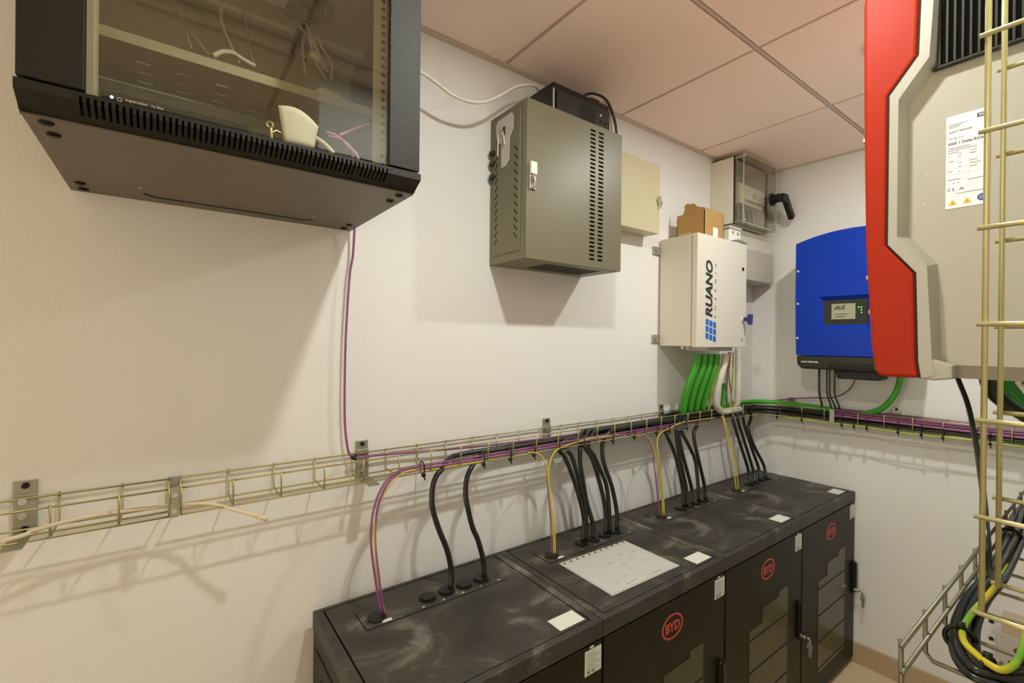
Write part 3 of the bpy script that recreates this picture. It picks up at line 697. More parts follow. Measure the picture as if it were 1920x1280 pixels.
GL = ('leftmost', 'second from the left', 'third from the left', 'rightmost')
for q, p in enumerate(GREENS):
    single('green_conduit', MB().tube(p, 0.0165, 12, 6), M['green'], 'thick green conduit, %s of four under the electrical cabinet' % GL[q], 'conduit', 'green conduits into the tray', smooth=True)
single('earth_wire', MB().tube([(0.130, -0.565, 1.508), (0.130, -0.569, 1.467), (0.110, -0.566, 1.401), (0.090, -0.572, 1.322), (0.070, -0.551, 1.253), (0.06, -0.555, 1.19)], 0.005, 8), M['yelgreen'], 'yellow-green wire between the green conduits and the white conduit', 'wire', smooth=True)
wc = MB().tube([(0.130, -0.516, 1.508), (0.130, -0.525, 1.461), (0.120, -0.544, 1.388), (0.100, -0.541, 1.308), (0.090, -0.512, 1.244), (0.085, -0.448, 1.217), (0.080, -0.345, 1.216), (0.070, -0.261, 1.211), (0.055, -0.25, 1.205)], 0.0165, 12, 6)
single('white_conduit', wc, M['whitecable'], 'smooth white conduit bending from the electrical cabinet into the tray corner', 'conduit', smooth=True)
cc = MB().tube([(0.100, -0.337, 1.538), (0.100, -0.335, 1.461), (0.100, -0.333, 1.364), (0.090, -0.317, 1.279), (0.075, -0.304, 1.235), (0.06, -0.33, 1.215)], 0.0150, 14, 24, ridge=0.035)
single('corrugated_conduit', cc, M['whitecable'], 'upright corrugated white conduit right of the green conduits', 'conduit')
for q, (p, m_) in enumerate((
    ([(0.130, -0.486, 1.518), (0.120, -0.476, 1.412), (0.100, -0.447, 1.302), (0.080, -0.398, 1.226)], 'purple'),
    ([(0.130, -0.466, 1.518), (0.120, -0.461, 1.411), (0.100, -0.406, 1.327), (0.080, -0.345, 1.222)], 'orange'),
    ([(0.130, -0.441, 1.518), (0.120, -0.425, 1.410), (0.100, -0.396, 1.313), (0.080, -0.372, 1.224)], 'yelgreen'))):
    single('loose_wire', MB().tube(p, 0.0035, 8), M[m_], ('thin purple', 'thin orange', 'thin yellow-green')[q] + ' wire hanging between the two white conduits', 'wire', smooth=True)
single('green_wire_bundle', MB().tube([(0.090, -0.450, 1.361), (0.090, -0.454, 1.302), (0.080, -0.450, 1.236)], 0.011, 10), M['green'], 'short green conduit end standing between the two white conduits', 'conduit', smooth=True)

# ================================================================= WIRE TRAYS
WZT, WZB, WR = 1.2375, 1.1805, 0.0021
def corner(d, z, R=0.16, n=6):
    """points of a wire or cable rounding the room corner at distance d from both walls"""
    a = Vector((d, W2Y - d - R, z)); c = Vector((d, W2Y - d, z)); e = Vector(w2(d + R, d, z))
    return [tuple((1 - t) ** 2 * a + 2 * t * (1 - t) * c + t * t * e) for t in [k / n for k in range(n + 1)]]
RAILS = ((0.010, WZT), (0.010, 1.210), (0.012, WZB - 0.004), (0.055, WZB - 0.004), (0.099, WZB - 0.002), (0.100, 1.210), (0.102, WZT))
RAILS = ((0.010, WZT), (0.014, WZB - 0.004), (0.055, WZB - 0.004), (0.099, WZB - 0.002), (0.102, WZT))
def rib_w1(y): return [(0.0075, y, WZT + 0.004), (0.0075, y, WZB + 0.006), (0.0125, y, WZB), (0.0985, y, WZB), (0.1035, y, WZB + 0.006), (0.1045, y, WZT + 0.004)]
def tray_w1(label, y0, y1, ribs, extra=None):
    t = thing('wire_tray', label, 'cable tray', (0.055, (y0 + y1) / 2, WZB))
    for d, z in RAILS:
        p = [(d, y0, z), (d, y1, z)]
        MB().tube(p, WR, 8, 1).build('rail', M['zinc'], t, smooth=True)
    first = None
    for k, y in enumerate(ribs):
        if first is None:
            first = MB().tube(rib_w1(y), WR, 6, 1).build('rib', M['zinc'], t, smooth=True); ybase = y
        else: clone(first, (0, y - ybase, 0), t)
    return t
ta = tray_w1('left wire cable tray on the long wall, running out of the picture', -3.6, -2.703, [-2.787 - 0.1 * k for k in range(8)] + [-2.705])
YM = -2.686
tm = thing('wire_tray', 'long wire cable tray above the black cabinets, bending round the room corner', 'cable tray', (0.055, -1.3, WZB))
for d, z in RAILS:
    p = [(d, YM, z)] + corner(d, z, 0.16 if d > 0.03 else 0.10) + [w2(0.43, d, z)]
    MB().tube(p, WR, 8, 1).build('rail', M['zinc'], tm, smooth=True)
f_ = MB().tube(rib_w1(YM + 0.002), WR, 6, 1).build('rib', M['zinc'], tm, smooth=True)
for k in range(24): clone(f_, (0, -2.587 + 0.1 * k - (YM + 0.002), 0), tm)
for x in (0.30, 0.40):
    MB().tube([w2(x, a, c) for a, _, c in rib_w1(0)], WR, 6, 1).build('rib', M['zinc'], tm, smooth=True)
tr2 = thing('wire_tray', 'wire cable tray on the end wall under the blue inverter', 'cable tray', w2(0.85, 0.055, WZB), W2R)
for d, z in RAILS:
    MB().tube([w2(0.437, d, z), w2(1.29, d, z)], WR, 8, 1).build('rail', M['zinc'], tr2, smooth=True)
f2_ = None
for k in range(9):
    x = 0.44 + 0.1 * k
    MB().tube([w2(x, a, c) for a, _, c in rib_w1(0)], WR, 6, 1).build('rib', M['zinc'], tr2, smooth=True)
# splice plates between tray sections
sp = thing('tray_splice', 'steel splice clamp joining the two trays on the long wall', 'splice clamp', (0.055, -2.695, WZB - 0.01))
for x in (0.006, 0.105):
    p = MB().box(x - 0.0015, x + 0.0015, -2.7025, -2.6875, WZB - 0.004, WZT + 0.003).build('clamp_plate', M['steel'], sp, bevel=0.001)
    for z in (WZB + 0.010, WZT - 0.012): MB().cyl((x - 0.004, -2.695, z), (x + 0.006, -2.695, z), 0.0055, 8).build('bolt', M['chrome'], p)
sp2 = thing('tray_splice', 'steel splice clamp joining the trays on the end wall', 'splice clamp', w2(0.433, 0.055, WZB - 0.01), W2R)
for d in (0.006, 0.105):
    m_ = MB(); m_.v = []
    m_.prism([w2(0.424, d - 0.0015, 0)[:2], w2(0.444, d - 0.0015, 0)[:2], w2(0.444, d + 0.0015, 0)[:2], w2(0.424, d + 0.0015, 0)[:2]], 'z', WZB - 0.006, WZT + 0.004)
    m_.build('clamp_plate', M['steel'], sp2)
# wall brackets
def bracket_w1(y, label, big=1.0):
    t = thing('tray_bracket', label, 'bracket', (0, y, 1.165), group='tray brackets on the long wall')
    MB().box(0.0, 0.0035, y - 0.018, y + 0.018, 1.160, 1.272).build('plate', M['steel'], t, bevel=0.0012)
    MB().box(0.0035, 0.007, y - 0.017, y + 0.019, 1.168, 1.246).build('hook', M['steel'], t, bevel=0.0012)
    MB().box(0.0035, 0.108, y - 0.015, y + 0.015, 1.168, 1.171).build('arm', M['steel'], t)
    for z in (1.262, 1.176): MB().cyl((0.0035, y + 0.001, z), (0.0075, y + 0.001, z), 0.006, 10).build('hole', M['hole'], t)
    for z in (1.232, 1.203): MB().cyl((0.007, y - 0.002, z), (0.012, y - 0.002, z), 0.007, 10).build('bolt', M['chrome'], t)
for y, l in ((-2.938, 'wide grey wall bracket holding the left tray'), (-2.258, 'grey bracket on the tray where the purple cable reaches it'), (-1.556, 'grey bracket on the tray below the grey-brown cabinet'), (-0.848, 'grey bracket on the tray just left of the green conduits')): bracket_w1(y, l)
def bracket_w2(x, label):
    t = thing('tray_bracket', label, 'bracket', w2(x, 0, 1.165), W2R, group='tray brackets on the end wall')
    MB().box(-0.018, 0.018, -0.0035, 0, -0.005, 0.107).build('plate', M['steel'], t, bevel=0.0012, local=True)
    MB().box(-0.017, 0.019, -0.007, -0.0035, 0.003, 0.081).build('hook', M['steel'], t, bevel=0.0012, local=True)
    for z in (0.097, 0.011): MB().cyl((0, -0.0035, z), (0, -0.0075, z), 0.006, 10).build('hole', M['hole'], t, local=True)
for x, l in ((0.212, 'grey bracket on the end-wall tray left of the blue inverter cables'), (0.663, 'grey bracket on the end-wall tray beside the curved green conduit'), (1.12, 'grey bracket on the end-wall tray behind the upright wire tray')): bracket_w2(x, l)

# ================================================================= BATTERY CABINETS
BF, BR, BH, BW = 0.508, 0.030, 0.838, 0.604
BY = 0.020
def battery(k, label, stub):
    y1 = BY - BW * k; y0 = y1 - BW + 0.002; yc = (y0 + y1) / 2
    t = thing('battery_cabinet', label, 'battery cabinet', ((BF + BR) / 2, yc, 0), group='row of black battery cabinets')
    b = MB().box(BR, BF - 0.016, y0 + 0.002, y1 - 0.002, 0.02, BH - 0.046)
    b.box(BR + 0.02, BF - 0.035, y0 + 0.02, y1 - 0.02, 0.0, 0.02)
    b.build('body', M['battery'], t, bevel=0.003)
    sp_ = MB().box(BR + 0.03, BF - 0.05, y0 - 0.0004, y0 + 0.003, 0.06, BH - 0.085).build('side_panel', M['battery'], t, bevel=0.001)
    MB().cyl((BR + 0.095, y0 - 0.001, 0.70), (BR + 0.095, y0 + 0.001, 0.70), 0.010, 14).build('knockout', M['hole'], sp_)
    # lid: frame strips round a recessed centre panel
    z0, z1 = BH - 0.045, BH
    l = MB()
    l.box(BR, BF, y0, y0 + 0.022, z0, z1).box(BR, BF, y1 - 0.024, y1, z0, z1)
    l.box(BF - 0.020, BF, y0 + 0.022, y1 - 0.024, z0, z1)
    l.box(BR, BR + 0.012, y0 + 0.022, y1 - 0.024, z0, z1)
    l.box(BR + 0.0155, BF - 0.0235, y0 + 0.0262, y1 - 0.0282, z0, z1 - 0.0008)
    l.slot(1).box(BR + 0.002, BF - 0.002, y0 + 0.002, y1 - 0.002, z0 + 0.001, z1 - 0.008)
    lid = l.build('lid', [M['battop'], M['hole']], t, bevel=0.0012)
    py0, py1 = yc - 0.212, yc + 0.212
    MB().slot(1).box(0.110, 0.197, py0 - 0.003, py1 + 0.003, BH - 0.001, BH - 0.0004).slot(0).box(0.112, 0.194, py0, py1, BH - 0.0008, BH + 0.0012).build('gland_plate', [M['battop'], M['hole']], lid)
    gy = [yc - 0.025 + 0.059 * j for j in range(4)]
    for j, y in enumerate(gy):
        g = MB().cyl((0.152, y, BH + 0.0006), (0.152, y, BH + 0.004), 0.0255, 24).cyl((0.152, y, BH + 0.004), (0.152, y, BH + 0.008), 0.021, 24)
        g.build('grommet', M['black'], t, bevel=0.001)
    for j in range(5):
        y = yc - 0.055 + 0.062 * j
        MB().cyl((0.187, y, BH + 0.0006), (0.187, y, BH + 0.003), 0.0042, 10).build('screw', M['chrome'], lid)
    cy_ = yc - 0.174
    MB().cyl((0.160, cy_, BH + 0.0006), (0.160, cy_, BH + 0.005), 0.024, 24).build('grommet', M['black'], t, bevel=0.001)
    MB().box(0.180, 0.190, cy_ + 0.005, cy_ + 0.030, BH + 0.0006, BH + 0.002).build('tag', M['sticker'], lid)
    # stickers
    MB().box(0.428, 0.478, y1 - 0.122, y1 - 0.036, BH - 0.0007, BH + 0.0004).build('lid_sticker', M['sticker'], lid)
    # door
    d = MB().box(BF - 0.016, BF, y0 + 0.003, y1 - 0.003, 0.03, BH - 0.050).build('door', M['battery'], t, bevel=0.003)
    st = MB().box(BF, BF + 0.0006, y1 - 0.066, y1 - 0.006, 0.715, 0.778).build('rating_sticker', M['sticker'], d)
    pr = MB()
    for q in range(9):
        z = 0.770 - 0.0055 * q
        pr.box(BF + 0.0006, BF + 0.0009, y1 - 0.060, y1 - 0.060 + 0.03 + 0.018 * ((q * 7) % 3) / 2, z - 0.0012, z)
    pr.box(BF + 0.0006, BF + 0.0009, y1 - 0.058, y1 - 0.046, 0.718, 0.7265).box(BF + 0.0006, BF + 0.0009, y1 - 0.040, y1 - 0.030, 0.718, 0.7265)
    pr.build('print', M['inkgrey'], st)
    MB().box(BF, BF + 0.0006, y1 - 0.048, y1 - 0.034, 0.781, 0.786).build('arrow_mark', M['sticker'], d)
    ly, lz = yc + 0.003, 0.712
    MB().ring((BF, ly, lz), 0.87, 1.0, 'x', 0.0006, 48, 0.053, 0.037).build('logo_ring', M['logored'], d)
    text('logo_lettering', 'BYD', M['logored'], d, (BF + 0.0002, ly, lz), (0, 1, 0), (0, 0, 1), width=0.072, height=0.030, bold=0.045)
    wz1 = 0.600
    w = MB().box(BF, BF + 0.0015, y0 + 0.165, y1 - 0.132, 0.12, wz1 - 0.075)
    w.box(BF, BF + 0.0015, y0 + 0.262, y1 - 0.132, wz1 - 0.075, wz1 - 0.02).box(BF, BF + 0.0015, y0 + 0.395, y1 - 0.132, wz1 - 0.02, wz1)  # stepped top is a reflection's edge built into the window shape
    w = w.build('window_with_reflection', M['batwin'], d)
    ln = MB()
    for q in range(4):
        z = 0.490 - 0.117 * q
        ln.box(BF + 0.0015, BF + 0.0021, y0 + 0.165, y1 - 0.132, z - 0.003, z + 0.003)
    ln.build('module_line', M['hole'], w)
    hz = 0.43; hy = y1 - 0.030
    h = MB().box(BF, BF + 0.012, hy - 0.014, hy + 0.014, hz - 0.078, hz + 0.074).build('handle', M['black'], d, bevel=0.004)
    MB().box(BF + 0.012, BF + 0.020, hy - 0.009, hy + 0.009, hz - 0.05, hz + 0.07).build('handle_grip', M['dark'], h, bevel=0.003)
    kx = BF + 0.012
    MB().cyl((kx, hy, hz - 0.062), (kx + 0.014, hy, hz - 0.062), 0.008, 12).tube([(kx + 0.014, hy, hz - 0.062), (kx + 0.026, hy, hz - 0.060), (kx + 0.032, hy + 0.002, hz - 0.072)], 0.004, 8).build('lock', M['chrome'], h)
    MB().box(kx + 0.026, kx + 0.037, hy - 0.001, hy + 0.002, hz - 0.096, hz - 0.070).box(kx + 0.026, kx + 0.037, hy + 0.002, hy + 0.006, hz - 0.135, hz - 0.085).box(kx + 0.022, kx + 0.042, hy - 0.003, hy + 0.0, hz - 0.100, hz - 0.082).build('keys', M['steel'], h)
    return t
battery(3, 'black battery cabinet nearest the camera, with pale dust smears on its bare lid', 0)
battery(2, 'black battery cabinet with a white paper in a plastic sleeve on its lid', 0)
battery(1, 'black battery cabinet third from the left, between the papered one and the end one', 0)
battery(0, 'black battery cabinet at the far end of the row, against the end wall', 0)
# document sleeve
ds = thing('document_sleeve', 'clear plastic sleeve with a white sheet lying on the second black battery cabinet', 'document sleeve', (0.333, -1.52, BH))
SL = [(0.214, -1.680), (0.222, -1.364), (0.452, -1.367), (0.446, -1.685)]
MB().prism(SL, 'z', BH + 0.0004, BH + 0.0008).build('back_film', M['greyplastic'], ds)
MB().prism([(0.238, -1.676), (0.244, -1.374), (0.447, -1.378), (0.440, -1.679)], 'z', BH + 0.0012, BH + 0.0018).build('sheet', M['sheetgrey'], ds)
hl = MB()
for k in range(11):
    y = -1.665 + k * 0.0285
    hl.cyl((0.226, y, BH + 0.0009), (0.226, y, BH + 0.0013), 0.0042, 12)
hl.build('punched_hole', M['hole'], ds)
pr = MB()
for (x, y, l_) in ((0.285, -1.48, 0.02), (0.31, -1.56, 0.03), (0.325, -1.47, 0.025), (0.345, -1.60, 0.012), (0.36, -1.44, 0.02), (0.30, -1.42, 0.015), (0.405, -1.62, 0.010), (0.392, -1.57, 0.012), (0.425, -1.60, 0.05), (0.43, -1.50, 0.06), (0.275, -1.60, 0.015), (0.34, -1.52, 0.02)):
    pr.box(x, x + 0.004, y, y + l_, BH + 0.0018, BH + 0.0021)
pr.build('print', M['faint'], ds)

# ================================================================= CABLES from the cabinets up into the tray
def lane(y, d, z, on=True):
    p = [(d * 0.7 + 0.03, y + 0.05, z - 0.004), (d, y + 0.13, z), (d, min(y + 0.5, -0.40), z)]
    return p + corner(d, z) + [w2(0.6, d, z), w2(1.28, d, z)]
LN = [(0.024 + 0.018 * (i % 4), 1.1925 + 0.0175 * (i // 4)) for i in range(12)]
B1 = ([(0.152, -2.045, 0.842), (0.144, -2.039, 0.889), (0.136, -2.050, 0.952), (0.128, -2.074, 1.017), (0.119, -2.090, 1.080), (0.111, -2.086, 1.131), (0.103, -2.070, 1.161), (0.095, -2.048, 1.176)],
      [(0.152, -1.929, 0.845), (0.144, -1.928, 0.890), (0.136, -1.943, 0.953), (0.128, -1.958, 0.993), (0.119, -1.971, 1.055), (0.111, -1.974, 1.099), (0.103, -1.964, 1.140), (0.095, -1.940, 1.171)])
B2 = ([(0.152, -1.507, 0.840), (0.141, -1.491, 0.917), (0.129, -1.511, 1.014), (0.118, -1.541, 1.101), (0.106, -1.560, 1.150), (0.095, -1.578, 1.177)],
      [(0.152, -1.490, 0.838), (0.141, -1.480, 0.914), (0.129, -1.492, 1.015), (0.118, -1.512, 1.097), (0.106, -1.523, 1.145), (0.095, -1.539, 1.174)],
      [(0.152, -1.455, 0.842), (0.140, -1.445, 0.893), (0.127, -1.464, 0.970), (0.115, -1.475, 1.059), (0.102, -1.475, 1.115), (0.090, -1.463, 1.167)],
      [(0.152, -1.386, 0.839), (0.141, -1.375, 0.907), (0.129, -1.381, 0.984), (0.118, -1.408, 1.081), (0.106, -1.423, 1.131), (0.095, -1.443, 1.169)],
      [(0.152, -1.365, 0.836), (0.140, -1.356, 0.919), (0.127, -1.358, 1.012), (0.115, -1.381, 1.076), (0.102, -1.401, 1.127), (0.090, -1.421, 1.166)],
      [(0.152, -1.323, 0.839), (0.140, -1.313, 0.910), (0.127, -1.328, 1.006), (0.115, -1.349, 1.071), (0.102, -1.354, 1.120), (0.090, -1.338, 1.172)])
B3 = ([(0.155, -0.891, 0.842), (0.140, -0.877, 0.915), (0.125, -0.888, 1.008), (0.110, -0.904, 1.085), (0.095, -0.942, 1.167)],
      [(0.155, -0.867, 0.840), (0.139, -0.847, 0.909), (0.122, -0.856, 1.002), (0.106, -0.862, 1.079), (0.090, -0.856, 1.167)],
      [(0.155, -0.821, 0.842), (0.139, -0.805, 0.902), (0.122, -0.823, 0.997), (0.106, -0.842, 1.091), (0.090, -0.839, 1.170)],
      [(0.155, -0.771, 0.847), (0.140, -0.761, 0.936), (0.125, -0.760, 1.027), (0.110, -0.798, 1.105), (0.095, -0.822, 1.164)],
      [(0.155, -0.718, 0.841), (0.142, -0.707, 0.900), (0.129, -0.732, 1.012), (0.116, -0.747, 1.095), (0.103, -0.736, 1.146), (0.090, -0.689, 1.174)])
B4 = ([(0.158, -0.311, 0.855), (0.137, -0.292, 0.910), (0.116, -0.335, 1.044), (0.095, -0.372, 1.171)], [(0.158, -0.261, 0.847), (0.135, -0.238, 0.901), (0.113, -0.279, 1.037), (0.090, -0.315, 1.171)],
      [(0.158, -0.204, 0.845), (0.134, -0.177, 0.903), (0.109, -0.216, 1.028), (0.085, -0.250, 1.170)], [(0.158, -0.145, 0.849), (0.139, -0.129, 0.908), (0.119, -0.190, 1.010), (0.100, -0.221, 1.107), (0.080, -0.154, 1.160)])
ORD = ('first', 'second', 'third', 'fourth', 'fifth', 'sixth')
WHERE = ('the nearest battery cabinet', 'the battery cabinet with the papered lid', 'the third battery cabinet', 'the end battery cabinet')
n_ = 0
for bi, grp in enumerate((B1, B2, B3, B4)):
    for j, p in enumerate(grp):
        p = [tuple(q) for q in p]
        p[0] = (p[0][0], p[0][1], BH + 0.006)
        yt = p[-1][1]
        if n_ < 8: p += lane(yt, *LN[n_])
        else:
            d, z = LN[8 + (n_ - 8) % 4]
            e = min(yt + 0.32, -0.20)
            p += [(d * 0.7 + 0.03, yt + 0.05, z - 0.008), (d, yt + 0.14, z), (d, max(e, yt + 0.18), z)]
            if bi == 3: p = p[:-1]
        single('power_cable', MB().tube(p, 0.0083, 10, 5), M['cable'], 'black power cable, %s from the left on %s' % (ORD[j], WHERE[bi]), 'cable', 'black battery cables', smooth=True)
        n_ += 1
def front_lane(y, d, z, end=1.28, short=0):
    if short: return [(d, y + 0.10, z), (d, y + short * 0.6, z), (d - 0.012, y + short, z - 0.006)]
    return [(d, y + 0.10, z), (d, min(y + 0.6, -0.36), z)] + corner(d, z) + [w2(0.6, d, z), w2(end, d, z)]
COMM = (
  ([(0.160, -2.254, 0.843), (0.148, -2.269, 0.943), (0.136, -2.277, 1.046), (0.124, -2.262, 1.123), (0.112, -2.230, 1.172), (0.100, -2.190, 1.190)], 'purple', 0.0034, 'left purple wire rising from the nearest battery cabinet', (0.096, 1.188, 1.85)),
  ([(0.160, -2.248, 0.841), (0.148, -2.259, 0.940), (0.136, -2.266, 1.043), (0.124, -2.252, 1.121), (0.112, -2.221, 1.169), (0.100, -2.179, 1.188)], 'purple', 0.0034, 'right purple wire rising from the nearest battery cabinet', (0.090, 1.195, 1.80)),
  ([(0.160, -2.245, 0.843), (0.148, -2.262, 0.941), (0.136, -2.267, 1.050), (0.124, -2.253, 1.115), (0.112, -2.216, 1.162), (0.100, -2.166, 1.189)], 'yellow', 0.0022, 'yellow wire rising from the nearest battery cabinet beside two purple ones', (0.0955, 1.181, 0.45)),
  ([(0.162, -1.656, 0.839), (0.152, -1.650, 0.906), (0.141, -1.657, 1.034), (0.131, -1.662, 1.123), (0.121, -1.670, 1.159), (0.110, -1.693, 1.180), (0.100, -1.722, 1.184)], 'yellow', 0.0024, 'left yellow wire rising from the papered battery cabinet', None),
  ([(0.162, -1.649, 0.837), (0.152, -1.643, 0.905), (0.141, -1.652, 1.015), (0.131, -1.654, 1.104), (0.121, -1.634, 1.158), (0.110, -1.595, 1.180), (0.100, -1.549, 1.184)], 'yellow', 0.0024, 'right yellow wire rising from the papered battery cabinet', (0.0975, 1.194, 0.35)),
  ([(0.162, -1.666, 0.842), (0.150, -1.658, 0.928), (0.137, -1.661, 1.048), (0.125, -1.661, 1.131), (0.112, -1.668, 1.161), (0.100, -1.699, 1.184)], 'purple', 0.0024, 'purple wire rising from the papered battery cabinet', None),
  ([(0.164, -1.053, 0.841), (0.151, -1.043, 0.919), (0.138, -1.053, 1.030), (0.126, -1.070, 1.123), (0.113, -1.103, 1.172), (0.100, -1.143, 1.177)], 'yellow', 0.0024, 'left yellow wire rising from the third battery cabinet', None),
  ([(0.164, -1.042, 0.838), (0.151, -1.036, 0.941), (0.138, -1.042, 1.051), (0.126, -1.045, 1.134), (0.113, -1.006, 1.172), (0.100, -0.922, 1.182)], 'yellow', 0.0024, 'right yellow wire rising from the third battery cabinet', (0.097, 1.198, 0.40)),
  ([(0.164, -1.071, 0.845), (0.151, -1.076, 0.948), (0.138, -1.083, 1.068), (0.126, -1.084, 1.132), (0.113, -1.107, 1.173), (0.100, -1.143, 1.185)], 'purple', 0.0026, 'purple wire rising from the third battery cabinet', None),
  ([(0.164, -0.460, 0.846), (0.147, -0.454, 0.925), (0.130, -0.481, 1.078), (0.112, -0.491, 1.177), (0.095, -0.486, 1.198)], 'yellow', 0.0026, 'left yellow wire rising from the end battery cabinet', None),
  ([(0.164, -0.439, 0.842), (0.147, -0.434, 0.943), (0.130, -0.461, 1.081), (0.112, -0.481, 1.176), (0.095, -0.471, 1.202)], 'yellow', 0.0026, 'right yellow wire rising from the end battery cabinet', None))
for p, m_, r_, lab, ln in COMM:
    p = [tuple(q) for q in p]; p[0] = (p[0][0], p[0][1], BH + 0.003)
    if ln: p += front_lane(p[-1][1], ln[0], ln[1], short=ln[2] if len(ln) > 2 else 0)
    single('signal_wire', MB().tube(p, r_, 8, 5), M[m_], lab, 'wire', 'thin wires from the battery cabinets', smooth=True)
# purple bundle on the end wall
PW = ('topmost', 'second', 'third', 'lowest')
for q, (d, z) in enumerate(((0.060, 1.236), (0.075, 1.231), (0.088, 1.222), (0.094, 1.211))):
    single('purple_cable', MB().tube([w2(0.40 + 0.01 * q, d - 0.01, z - 0.012), w2(0.47, d, z), w2(0.8, d, z - 0.002), w2(1.05, d - 0.003, z - 0.003), w2(1.29, d, z)], 0.0055, 8), M['purple'], 'thick purple cable, %s of four in the end-wall tray' % PW[q], 'cable', 'thick purple cables in the end-wall tray', smooth=True)
single('earth_wire', MB().tube([w2(0.16, 0.10, 1.176), w2(0.35, 0.103, 1.172), w2(0.55, 0.100, 1.176), w2(0.72, 0.104, 1.170), w2(0.95, 0.100, 1.176), w2(1.28, 0.102, 1.172)], 0.0028, 8), M['yelgreen'], 'yellow-green wire along the lower edge of the end-wall tray', 'wire', smooth=True)
# loose cream cable piece in the left tray
single('cream_cable', MB().tube([(0.115, -3.25, 1.155), (0.120, -2.949, 1.193), (0.110, -2.910, 1.200), (0.100, -2.868, 1.204), (0.085, -2.807, 1.203), (0.075, -2.702, 1.194), (0.085, -2.634, 1.188), (0.105, -2.584, 1.170), (0.120, -2.537, 1.149)], 0.0042, 8), M['creamcable'], 'cream cable lying in the left tray with a loose end sticking out', 'cable', smooth=True)
single('cable_sleeve', MB().tube([(0.119, -2.539, 1.150), (0.124, -2.519, 1.140)], 0.0058, 10, 1), M['creamcable'], 'cream sleeve on the loose end of the cream cable', 'cable end', smooth=True)
# cable ties
def tie(pts, label, grp):
    single('cable_tie', MB().tube(pts, 0.0020, 6, 4).ball(pts[0], 0.0062, (1, 1.2, 1)), M['black'], label, 'cable tie', grp, smooth=True)
for i, y in enumerate((-2.112, -1.905, -1.80, -1.70, -1.585, -1.46, -1.30, -1.17, -1.02, -0.93, -0.80)):
    tie([(0.106, y, 1.172), (0.108, y + 0.002, 1.190), (0.103, y, 1.206), (0.085, y, 1.206), (0.084, y, 1.180), (0.104, y, 1.170), (0.108, y + 0.004, 1.158)], 'small black cable tie on the front of the long-wall tray', 'cable ties on the long-wall tray')
for i, x in enumerate((0.18, 0.30, 0.475, 0.525, 0.575, 0.69, 0.77, 0.84, 0.98, 1.08)):
    tie([w2(x, 0.106, 1.170), w2(x, 0.109, 1.195), w2(x, 0.100, 1.216), w2(x, 0.085, 1.210), w2(x, 0.085, 1.182), w2(x, 0.104, 1.168), w2(x + 0.004, 0.108, 1.154)], 'small black cable tie on the front of the end-wall tray', 'cable ties on the end-wall tray')
tie([(0.030, -2.291, 1.232), (0.030, -2.288, 1.240), (0.020, -2.279, 1.234), (0.030, -2.285, 1.225), (0.034, -2.294, 1.233)], 'black cable tie holding the purple cable at the tray bracket', None)
# ================================================================= BLUE INVERTER on the end wall
BX0, BX1, BD = 0.312, 0.785, 0.235
iv = thing('inverter', 'blue inverter with a black lower strip and a small display, on the end wall', 'inverter', w2((BX0 + BX1) / 2, 0, 1.44), W2R)
hw = (BX1 - BX0) / 2
def arc(z0, z1, half, sag, n=10, top=True):
    return [(-half + 2 * half * k / n, z1 - sag * (1 - (1 - abs(2 * k / n - 1) ** 2.0))) for k in range(n + 1)]
ZT = 0.656
back = MB().prism([(-hw + 0.02, 0.02), (hw - 0.02, 0.02), (hw - 0.02, ZT - 0.04), (-hw + 0.02, ZT - 0.04)], 'y', -0.10, 0.0)
back.build('housing', M['greyplastic'], iv, bevel=0.004, local=True)
topc = [(x, z) for x, z in arc(0, ZT, hw, 0.040)]
sidel = [(-hw + 0.006, 0.068), (-hw + 0.001, 0.2), (-hw - 0.001, 0.35), (-hw, 0.5)]
sider = [(hw, 0.5), (hw + 0.001, 0.35), (hw - 0.001, 0.2), (hw - 0.006, 0.068)]
outline = sidel + topc + sider
# front shell with a recess cut for the display
shell = MB().prism(outline, 'y', -BD + 0.024, -0.10)
shell.build('rear_shell', M['blue'], iv, bevel=0.010, local=True, seg=3)
rx0, rx1, rz0, rz1 = -0.138, 0.062, 0.196, 0.348
fp_ = MB(); YF0, YF1 = -BD, -BD + 0.024
fp_.prism([(-hw + 0.006, 0.068), (hw - 0.006, 0.068), (hw - 0.002, rz0), (-hw + 0.002, rz0)], 'y', YF0, YF1)
fp_.prism([(-hw + 0.002, rz0), (rx0, rz0), (rx0, rz1), (-hw, rz1)], 'y', YF0, YF1)
fp_.prism([(rx1, rz0), (hw - 0.002, rz0), (hw, rz1), (rx1, rz1)], 'y', YF0, YF1)
fp_.prism([(-hw, rz1), (hw, rz1), (hw, 0.5)] + topc[::-1] + [(-hw, 0.5)], 'y', YF0, YF1)
# splayed recess walls
def lerp(a, b, t): return a + (b - a) * t
ins = 0.020
q0 = [(rx0, rz0), (rx1, rz0), (rx1, rz1), (rx0, rz1)]
q1 = [(rx0 + ins, rz0 + ins), (rx1 - ins * 0.5, rz0 + ins), (rx1 - ins * 0.5, rz1 - ins), (rx0 + ins, rz1 - ins)]
for i in range(4):
    a, b_, c, d = q0[i], q0[(i + 1) % 4], q1[(i + 1) % 4], q1[i]
    fp_.quad((a[0], YF0, a[1]), (b_[0], YF0, b_[1]), (c[0], YF0 + 0.018, c[1]), (d[0], YF0 + 0.018, d[1]))
front = fp_.build('front_cover', M['blue'], iv, local=True)
dp = MB().box(q1[0][0] - 0.002, q1[1][0] + 0.002, YF0 + 0.016, YF0 + 0.020, q1[0][1] - 0.002, q1[2][1] + 0.002).build('display_panel', M['dark'], front, local=True)
MB().box(-0.086, 0.008, YF0 + 0.0150, YF0 + 0.016, 0.240, 0.312).build('screen', M['lcd'], dp, local=True)
pr = MB()
